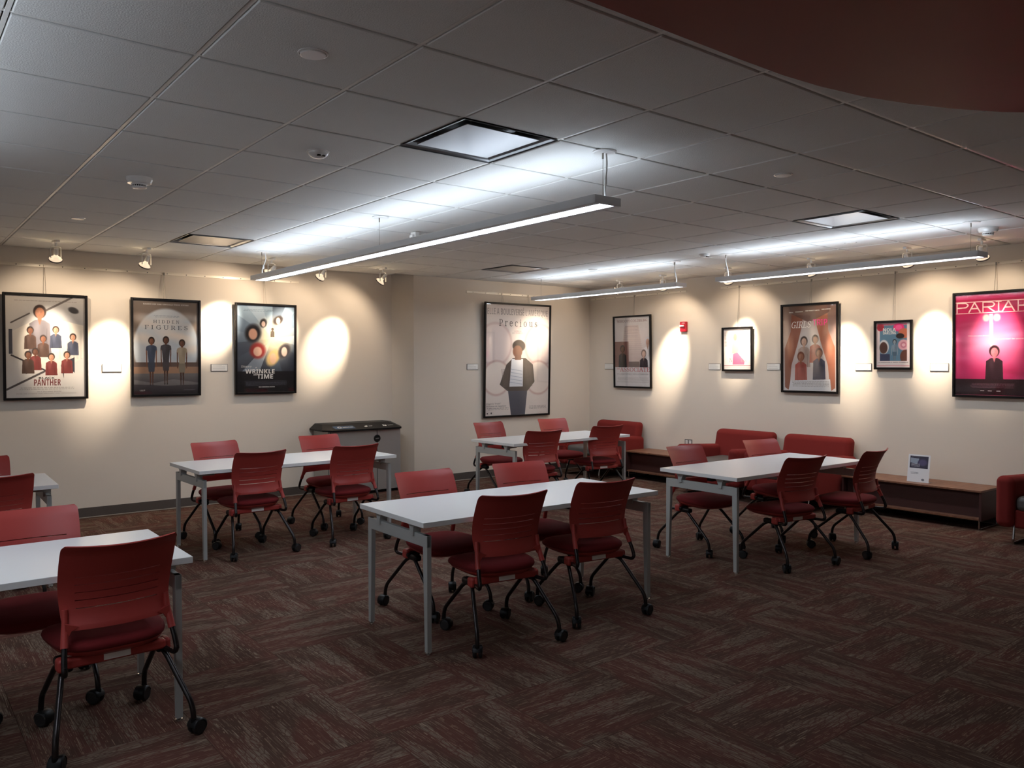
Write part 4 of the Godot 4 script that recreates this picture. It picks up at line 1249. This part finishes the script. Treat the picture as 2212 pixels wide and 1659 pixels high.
func recycling() -> void:
	var o := thing("recycling_station", "brushed steel recycling station with black sloped lid against the left wall", "bin", Vector3(4.33, 0, ZL + 0.012))
	var W := 0.98
	var D := 0.43
	var H := 0.79
	var st := S()
	bx(st, at(Vector3(0, H / 2 + 0.02, D / 2)), Vector3(W - 0.01, H - 0.04, D - 0.012), 0.004)
	bx(st, at(Vector3(0, 0.02, D / 2)), Vector3(W - 0.06, 0.04, D - 0.05))
	obj("cabinet_body", st, M.black, o)
	var xs := [-W / 2, -W / 2 + 0.02, 0.155, W / 2]
	for k in 3:
		st = S()
		bx(st, at(Vector3((xs[k] + xs[k + 1]) / 2, H / 2 + 0.015, D - 0.004)), Vector3(xs[k + 1] - xs[k] - 0.008, H - 0.045, 0.012), 0.002)
		obj("door_panel", st, M.steel, o)
	for s in [-1.0, 1.0]:
		st = S()
		bx(st, at(Vector3(s * (W / 2 - 0.003), H / 2 + 0.015, D / 2 - 0.005)), Vector3(0.008, H - 0.03, D - 0.03), 0.002)
		obj("side_panel", st, M.steel, o)
	# lid: a low body with sloped sides
	var lo := [Vector2(-0.54, 0.0), Vector2(0.54, 0.0), Vector2(0.54, 0.36), Vector2(0.47, D + 0.055), Vector2(-0.47, D + 0.055), Vector2(-0.54, 0.36)]
	var hi := [Vector2(-0.47, 0.0), Vector2(0.47, 0.0), Vector2(0.47, 0.2), Vector2(0.40, 0.27), Vector2(-0.40, 0.27), Vector2(-0.47, 0.2)]
	st = S()
	var ys := [H - 0.004, H + 0.014, H + 0.075]
	for k in 6:
		var a: Vector2 = lo[k]
		var b: Vector2 = lo[(k + 1) % 6]
		var c: Vector2 = hi[(k + 1) % 6]
		var d: Vector2 = hi[k]
		var out := Vector3(a.x + b.x, 0.3, a.y + b.y - 0.5)
		q4(st, Vector3(a.x, ys[0], a.y), Vector3(b.x, ys[0], b.y), Vector3(b.x, ys[1], b.y), Vector3(a.x, ys[1], a.y), out)
		q4(st, Vector3(a.x, ys[1], a.y), Vector3(b.x, ys[1], b.y), Vector3(c.x, ys[2], c.y), Vector3(d.x, ys[2], d.y), out)
		t3(st, Vector3(0, ys[2], 0.14), Vector3(c.x, ys[2], c.y), Vector3(d.x, ys[2], d.y), Vector3.UP)
		t3(st, Vector3(0, ys[0], 0.2), Vector3(a.x, ys[0], a.y), Vector3(b.x, ys[0], b.y), Vector3.DOWN)
	var lid := obj("lid", st, M.black, o)
	# labels on the front slope
	var sl := Vector3(0, ys[2] - ys[1], 0.27 - (D + 0.055))
	var nrm := Vector3(0, 1, 0).cross(Vector3(1, 0, 0)) 
	var upv := sl.normalized()
	nrm = Vector3(1, 0, 0).cross(upv).normalized()
	var B := Basis(Vector3(1, 0, 0), upv, nrm)
	var mid := Vector3(0, ys[1], D + 0.055) + sl * 0.4
	var pan := Node3D.new()
	pan.name = "label_print"
	o.add_child(pan)
	pan.transform = Transform3D(B, mid + nrm * 0.0012)
	st = S()
	bx(st, at(Vector3(-0.275, 0.0, -0.0005)), Vector3(0.27, 0.10, 0.001))
	obj("blue_panel", st, mat(Color8(62, 84, 110), 0.5), pan)
	var wh: Material = M.card
	letters(pan, "bottles & cans", sansb, Vector3(-0.225, 0.0, 0.0008), 0.135, 0.022, wh)
	letters(pan, "paper", sansb, Vector3(0.085, 0.0, 0.0008), 0.05, 0.022, wh)
	letters(pan, "landfill", sansb, Vector3(0.36, 0.0, 0.0008), 0.075, 0.022, wh)
	st = S()
	for k in 3:
		var a0 := TAU * k / 3.0
		for m in 5:
			var a := a0 + 1.6 * m / 4.0
			bx(st, at(Vector3(-0.335 + 0.02 * cos(a), 0.02 * sin(a), 0.0005), Vector3(0, 0, a)), Vector3(0.01, 0.012, 0.001))
	bx(st, at(Vector3(0.02, 0.006, 0.0005), Vector3(0, 0, 0.5)), Vector3(0.045, 0.022, 0.001)); bx(st, at(Vector3(0.02, -0.006, 0.0005), Vector3(0, 0, 0.5)), Vector3(0.045, 0.022, 0.001))
	bx(st, at(Vector3(0.27, 0.004, 0.0005), Vector3(0, 0, 0.3)), Vector3(0.014, 0.056, 0.001)); bx(st, at(Vector3(0.29, -0.006, 0.0005), Vector3(0, 0, -0.2)), Vector3(0.02, 0.036, 0.001)); bx(st, at(Vector3(0.255, -0.008, 0.0005), Vector3(0, 0, -0.4)), Vector3(0.01, 0.03, 0.001))
	obj("symbols", st, wh, pan)
	st = S()
	lathe(st, at(Vector3(0.155, H - 0.115, D + 0.001), Vector3(PI / 2, 0, 0)), [Vector2(0.046, 0), Vector2(0.046, 0.004), Vector2(0.042, 0.006), Vector2(0, 0.006)], 32)
	var badge := obj("round_badge", st, M.black, o)
	st = S()
	lathe(st, at(Vector3(0.155, H - 0.115, D + 0.0062), Vector3(PI / 2, 0, 0)), [Vector2(0.040, 0.0), Vector2(0.040, 0.0008), Vector2(0.036, 0.0008), Vector2(0.036, 0.0)], 32)
	bx(st, at(Vector3(0.155, H - 0.115, D + 0.0075), Vector3(0, 0, 0.08)), Vector3(0.05, 0.012, 0.001))
	obj("badge_mark", st, M.grey, badge)

func notice_stand() -> void:
	var o := thing("flyer_holder", "printed flyer in a clear leaning acrylic holder on the right low bench", "sign", Vector3(7.965, 0.382, -0.705), -PI / 2 + 0.02)
	var a := -0.16
	var st := S()
	bx(st, at(Vector3(0, 0.14, 0.0) , Vector3(a, 0, 0)), Vector3(0.222, 0.285, 0.0025))
	bx(st, at(Vector3(0, 0.0015, -0.03)), Vector3(0.222, 0.003, 0.10))
	obj("acrylic_stand", st, M.pane, o)
	st = S()
	var b := Basis.from_euler(Vector3(a, 0, 0))
	var P := []
	for k in [[-1, -1], [1, -1], [1, 1], [-1, 1]]: P.append(Vector3(0, 0.14, 0) + b * Vector3(k[0] * 0.108, k[1] * 0.14, 0.0022))
	q4(st, P[0], P[1], P[2], P[3], b.z)
	var Q := []
	for p in P: Q.append(p - b.z * 0.0004)
	q4(st, Q[0], Q[1], Q[2], Q[3], -b.z)
	var m := mat(Color.WHITE, 0.7)
	m.albedo_texture = art("notice").tex()
	obj("flyer", st, m, o)

func pull_station() -> void:
	var o := thing("fire_alarm_pull", "small red fire alarm pull station on the right wall beside a bright light pool", "alarm", on_wall("R", -4.03, 2.03), -PI / 2)
	var st := S()
	rbox(st, at(Vector3(0, 0.068, 0.022)), Vector3(0.105, 0.136, 0.044), 0.008)
	var b := obj("housing", st, M.firered, o)
	st = S()
	rbox(st, at(Vector3(-0.012, 0.078, 0.05)), Vector3(0.075, 0.022, 0.016), 0.005)
	obj("handle", st, M.white, o, "white pull handle")
	st = S()
	bx(st, at(Vector3(0, 0.052, 0.045)), Vector3(0.08, 0.03, 0.002))
	obj("recess_shade", st, mat(Color8(120, 14, 30), 0.5), o)  # flat darker red plate, a recess's shade painted on the housing
	letters(o, "FIRE", sansb, Vector3(0.01, 0.115, 0.0452), 0.05, 0.014, M.white)

func outlet() -> void:
	var o := thing("wall_outlet", "grey double power outlet low on the right wall above an armchair arm", "outlet", on_wall("R", -3.955, 0.483), -PI / 2)
	var st := S()
	bx(st, at(Vector3(0, 0.04, 0.003)), Vector3(0.128, 0.08, 0.006), 0.002)
	obj("cover_plate", st, M.grey, o)
	for s in [-1.0, 1.0]:
		st = S()
		bx(st, at(Vector3(s * 0.03, 0.04, 0.0065)), Vector3(0.036, 0.05, 0.004), 0.0015)
		var f := obj("receptacle", st, M.white, o)
		st = S()
		for h in [-0.012, 0.012]: bx(st, at(Vector3(s * 0.03, 0.04 + h, 0.0088)), Vector3(0.018, 0.004, 0.0006))
		obj("slots", st, M.black, f)

# ---------------------------------------------------------------- the room
func room() -> void:
	var st := S()
	var W := XR - XW
	var D := ZB - ZL
	bx(st, at(Vector3((XW + XR) / 2, -0.057, (ZB + ZL) / 2)), Vector3(W + 0.4, 0.1, D + 0.4))
	var fl := struct("floor", st, M.darkwood)
	# carpet tiles, quarter turned; those the picture shows are pieces
	var meshes := []
	for sq in 4:
		for turn in 4:
			st = S()
			var h := C / 2 - 0.0002
			var o := Vector2((sq % 2) * 0.5, (sq / 2) * 0.5)
			var uv := [Vector2(0, 0), Vector2(0.5, 0), Vector2(0.5, 0.5), Vector2(0, 0.5)]
			var U := []
			for k in 4: U.append(o + uv[(k + turn) % 4])
			var b := 0.0006
			var A := [Vector3(-h + b, 0, -h + b), Vector3(h - b, 0, -h + b), Vector3(h - b, 0, h - b), Vector3(-h + b, 0, h - b)]
			var E := [Vector3(-h, -0.007, -h), Vector3(h, -0.007, -h), Vector3(h, -0.007, h), Vector3(-h, -0.007, h)]
			q4(st, A[0], A[1], A[2], A[3], Vector3.UP, U)
			for k in 4:
				var n := (k + 1) % 4
				q4(st, A[k], A[n], E[n], E[k], (A[k] + A[n]) + Vector3.UP * 0.1, [U[k], U[n], U[n], U[k]])
			st.generate_tangents()
			meshes.append(st.commit())
	var rest := S()
	var cam: Camera3D = get_node("camera")
	var inv := cam.transform.affine_inverse()
	var x0 := 1.33 - 15 * C
	var z0 := -1.11 - 9 * C
	for i in 27:
		for j in 20:
			var p := Vector3(x0 + (i + 0.5) * C, 0, z0 + (j + 0.5) * C)
			if p.x > XR + C * 0.49 or p.z > ZB + C * 0.49 or p.x < XW - C * 0.4 or p.z < ZL - C * 0.49: continue
			var q := inv * p
			var seen := q.z < -0.5 and absf(q.x / q.z) < 0.72 and absf(q.y / q.z) < 0.62
			var k := rng.randi() % 4 * 4 + ((i + j) % 2) + (2 if rng.randf() < 0.5 else 0)
			if seen:
				var t := put("carpet_tile", meshes[k], M.carpet, fl)
				t.position = p
			else:
				rest.append_from(meshes[k], 0, Transform3D(Basis.IDENTITY, p))
	var rc := obj("carpet_tile_field", rest, M.carpet, fl)
	rc.set_meta("kind", "stuff")
	# ceiling: slab, grid, lay-in tiles
	st = S()
	bx(st, at(Vector3((XW + XR) / 2, HC + 0.13, (ZB + ZL) / 2)), Vector3(W + 0.4, 0.1, D + 0.4))
	var ce := struct("ceiling", st, M.beam)
	var vents := {"3,0": 1, "3,7": 1, "9,0": 1, "9,7": 1}
	rest = S()
	var ti := S()
	var th := T / 2 - 0.0125
	bx(ti, at(Vector3(0, 0.009, 0)), Vector3(2 * th, 0.018, 2 * th), 0.003)
	var tm := ti.commit()
	for j in range(-13, 14):
		for i in range(-9, 11):
			var p := Vector3((j + 0.5) * T, HC, -(i + 0.5) * T)
			if vents.has("%d,%d" % [j, i]): continue
			var x1 := maxf(p.x - th, XW)
			var x2 := minf(p.x + th, XR)
			var z1 := maxf(p.z - th, ZL if p.x < 5.0 else ZJ)
			var z2 := minf(p.z + th, ZB)
			if x2 - x1 < 0.03 or z2 - z1 < 0.03: continue
			var mesh := tm
			if x2 - x1 < 2 * th - 0.001 or z2 - z1 < 2 * th - 0.001:
				st = S()
				p = Vector3((x1 + x2) / 2, HC, (z1 + z2) / 2)
				bx(st, at(Vector3(0, 0.009, 0)), Vector3(x2 - x1, 0.018, z2 - z1), 0.004)
				mesh = st.commit()
			var q := inv * p
			var seen := q.z < -0.3 and absf(q.x / q.z) < 0.78 and q.y / -q.z < 0.66
			if seen:
				var t := put("ceiling_tile", mesh, M.tile, ce)
				t.position = p
			else: rest.append_from(mesh, 0, Transform3D(Basis.IDENTITY, p))
	var rt := obj("ceiling_tile_field", rest, M.tile, ce)
	rt.set_meta("kind", "stuff")
	for j in range(-12, 14):
		st = S()
		bx(st, at(Vector3(j * T, HC + 0.0085, (ZB + ZL) / 2)), Vector3(0.016, 0.009, D), 0.001)
		obj("grid_runner", st, M.grid, ce)
	for i in range(-8, 11):
		st = S()
		bx(st, at(Vector3((XW + XR) / 2, HC + 0.0095, -i * T)), Vector3(W, 0.008, 0.016), 0.001)
		obj("cross_tee", st, M.grid, ce)
	# walls with thickness
	var hw := HC + 0.2
	var wl := func(called: String, a: Vector3, b: Vector3) -> void:
		var s := S()
		bx(s, at((a + b) / 2), (b - a).abs())
		struct(called, s, M.wall)
	wl.call("wall_left", Vector3(XW - 0.2, -0.1, ZL - 0.2), Vector3(4.95, hw, ZL))
	wl.call("wall_right", Vector3(XR, -0.1, ZL - 0.2), Vector3(XR + 0.2, hw, ZB + 0.2))
	wl.call("wall_side", Vector3(XW - 0.2, -0.1, ZL), Vector3(XW, hw, ZB + 0.2))
	wl.call("wall_rear", Vector3(XW, -0.1, ZB), Vector3(XR, hw, ZB + 0.2))
	st = S()
	prism(st, Transform3D(Basis(Vector3(1, 0, 0), Vector3(0, 0, 1), Vector3(0, -1, 0)), Vector3(0, hw, 0)), PackedVector2Array([Vector2(4.95, ZL - 0.2), Vector2(XR, ZL - 0.2), Vector2(XR, ZJ), Vector2(5.155, ZJ), Vector2(4.95, ZL)]), hw + 0.1)
	struct("wall_back", st, M.wall)
	# cove base and the pale strip under it
	var runs := [["baseboard_left", Vector2(XW, ZL), Vector2(4.95, ZL)], ["baseboard_corner", Vector2(4.95, ZL), Vector2(5.155, ZJ)], ["baseboard_back", Vector2(5.155, ZJ), Vector2(XR, ZJ)], ["baseboard_right", Vector2(XR, ZJ), Vector2(XR, ZB)]]
	var tn := 1
	for r in runs:
		var a: Vector2 = r[1]
		var b: Vector2 = r[2]
		var d := (b - a)
		var ang := -atan2(d.y, d.x)
		var c := (a + b) / 2
		st = S()
		bx(st, at(Vector3(c.x, 0.056, c.y), Vector3(0, ang, 0)) * at(Vector3(0, 0, 0.003)), Vector3(d.length(), 0.1, 0.006), 0.001)
		struct(r[0], st, M.base)
		st = S()
		bx(st, at(Vector3(c.x, 0.005, c.y), Vector3(0, ang, 0)) * at(Vector3(0, 0, 0.007)), Vector3(d.length(), 0.010, 0.014), 0.002)
		struct("trim_%d" % tn, st, M.strip)
		tn += 1
	# dropped soffit over the viewer: straight edge that curves away
	var e := PackedVector2Array([Vector2(0.5, 1.49), Vector2(1.9, 1.49), Vector2(2.15, 1.494), Vector2(2.35, 1.512), Vector2(2.58, 1.552), Vector2(2.8, 1.617), Vector2(3.0, 1.697), Vector2(3.2, 1.80), Vector2(3.4, 1.94), Vector2(3.6, 2.13), Vector2(3.78, 2.37), Vector2(3.9, 2.65), Vector2(3.97, 3.0), Vector2(4.0, 3.5), Vector2(4.0, ZB - 0.01), Vector2(0.5, ZB - 0.01)])
	st = S()
	prism(st, Transform3D(Basis(Vector3(1, 0, 0), Vector3(0, 0, 1), Vector3(0, -1, 0)), Vector3(0, HC + 0.005, 0)), e, HC + 0.005 - 2.6)
	struct("trim_%d" % tn, st, M.soffit)
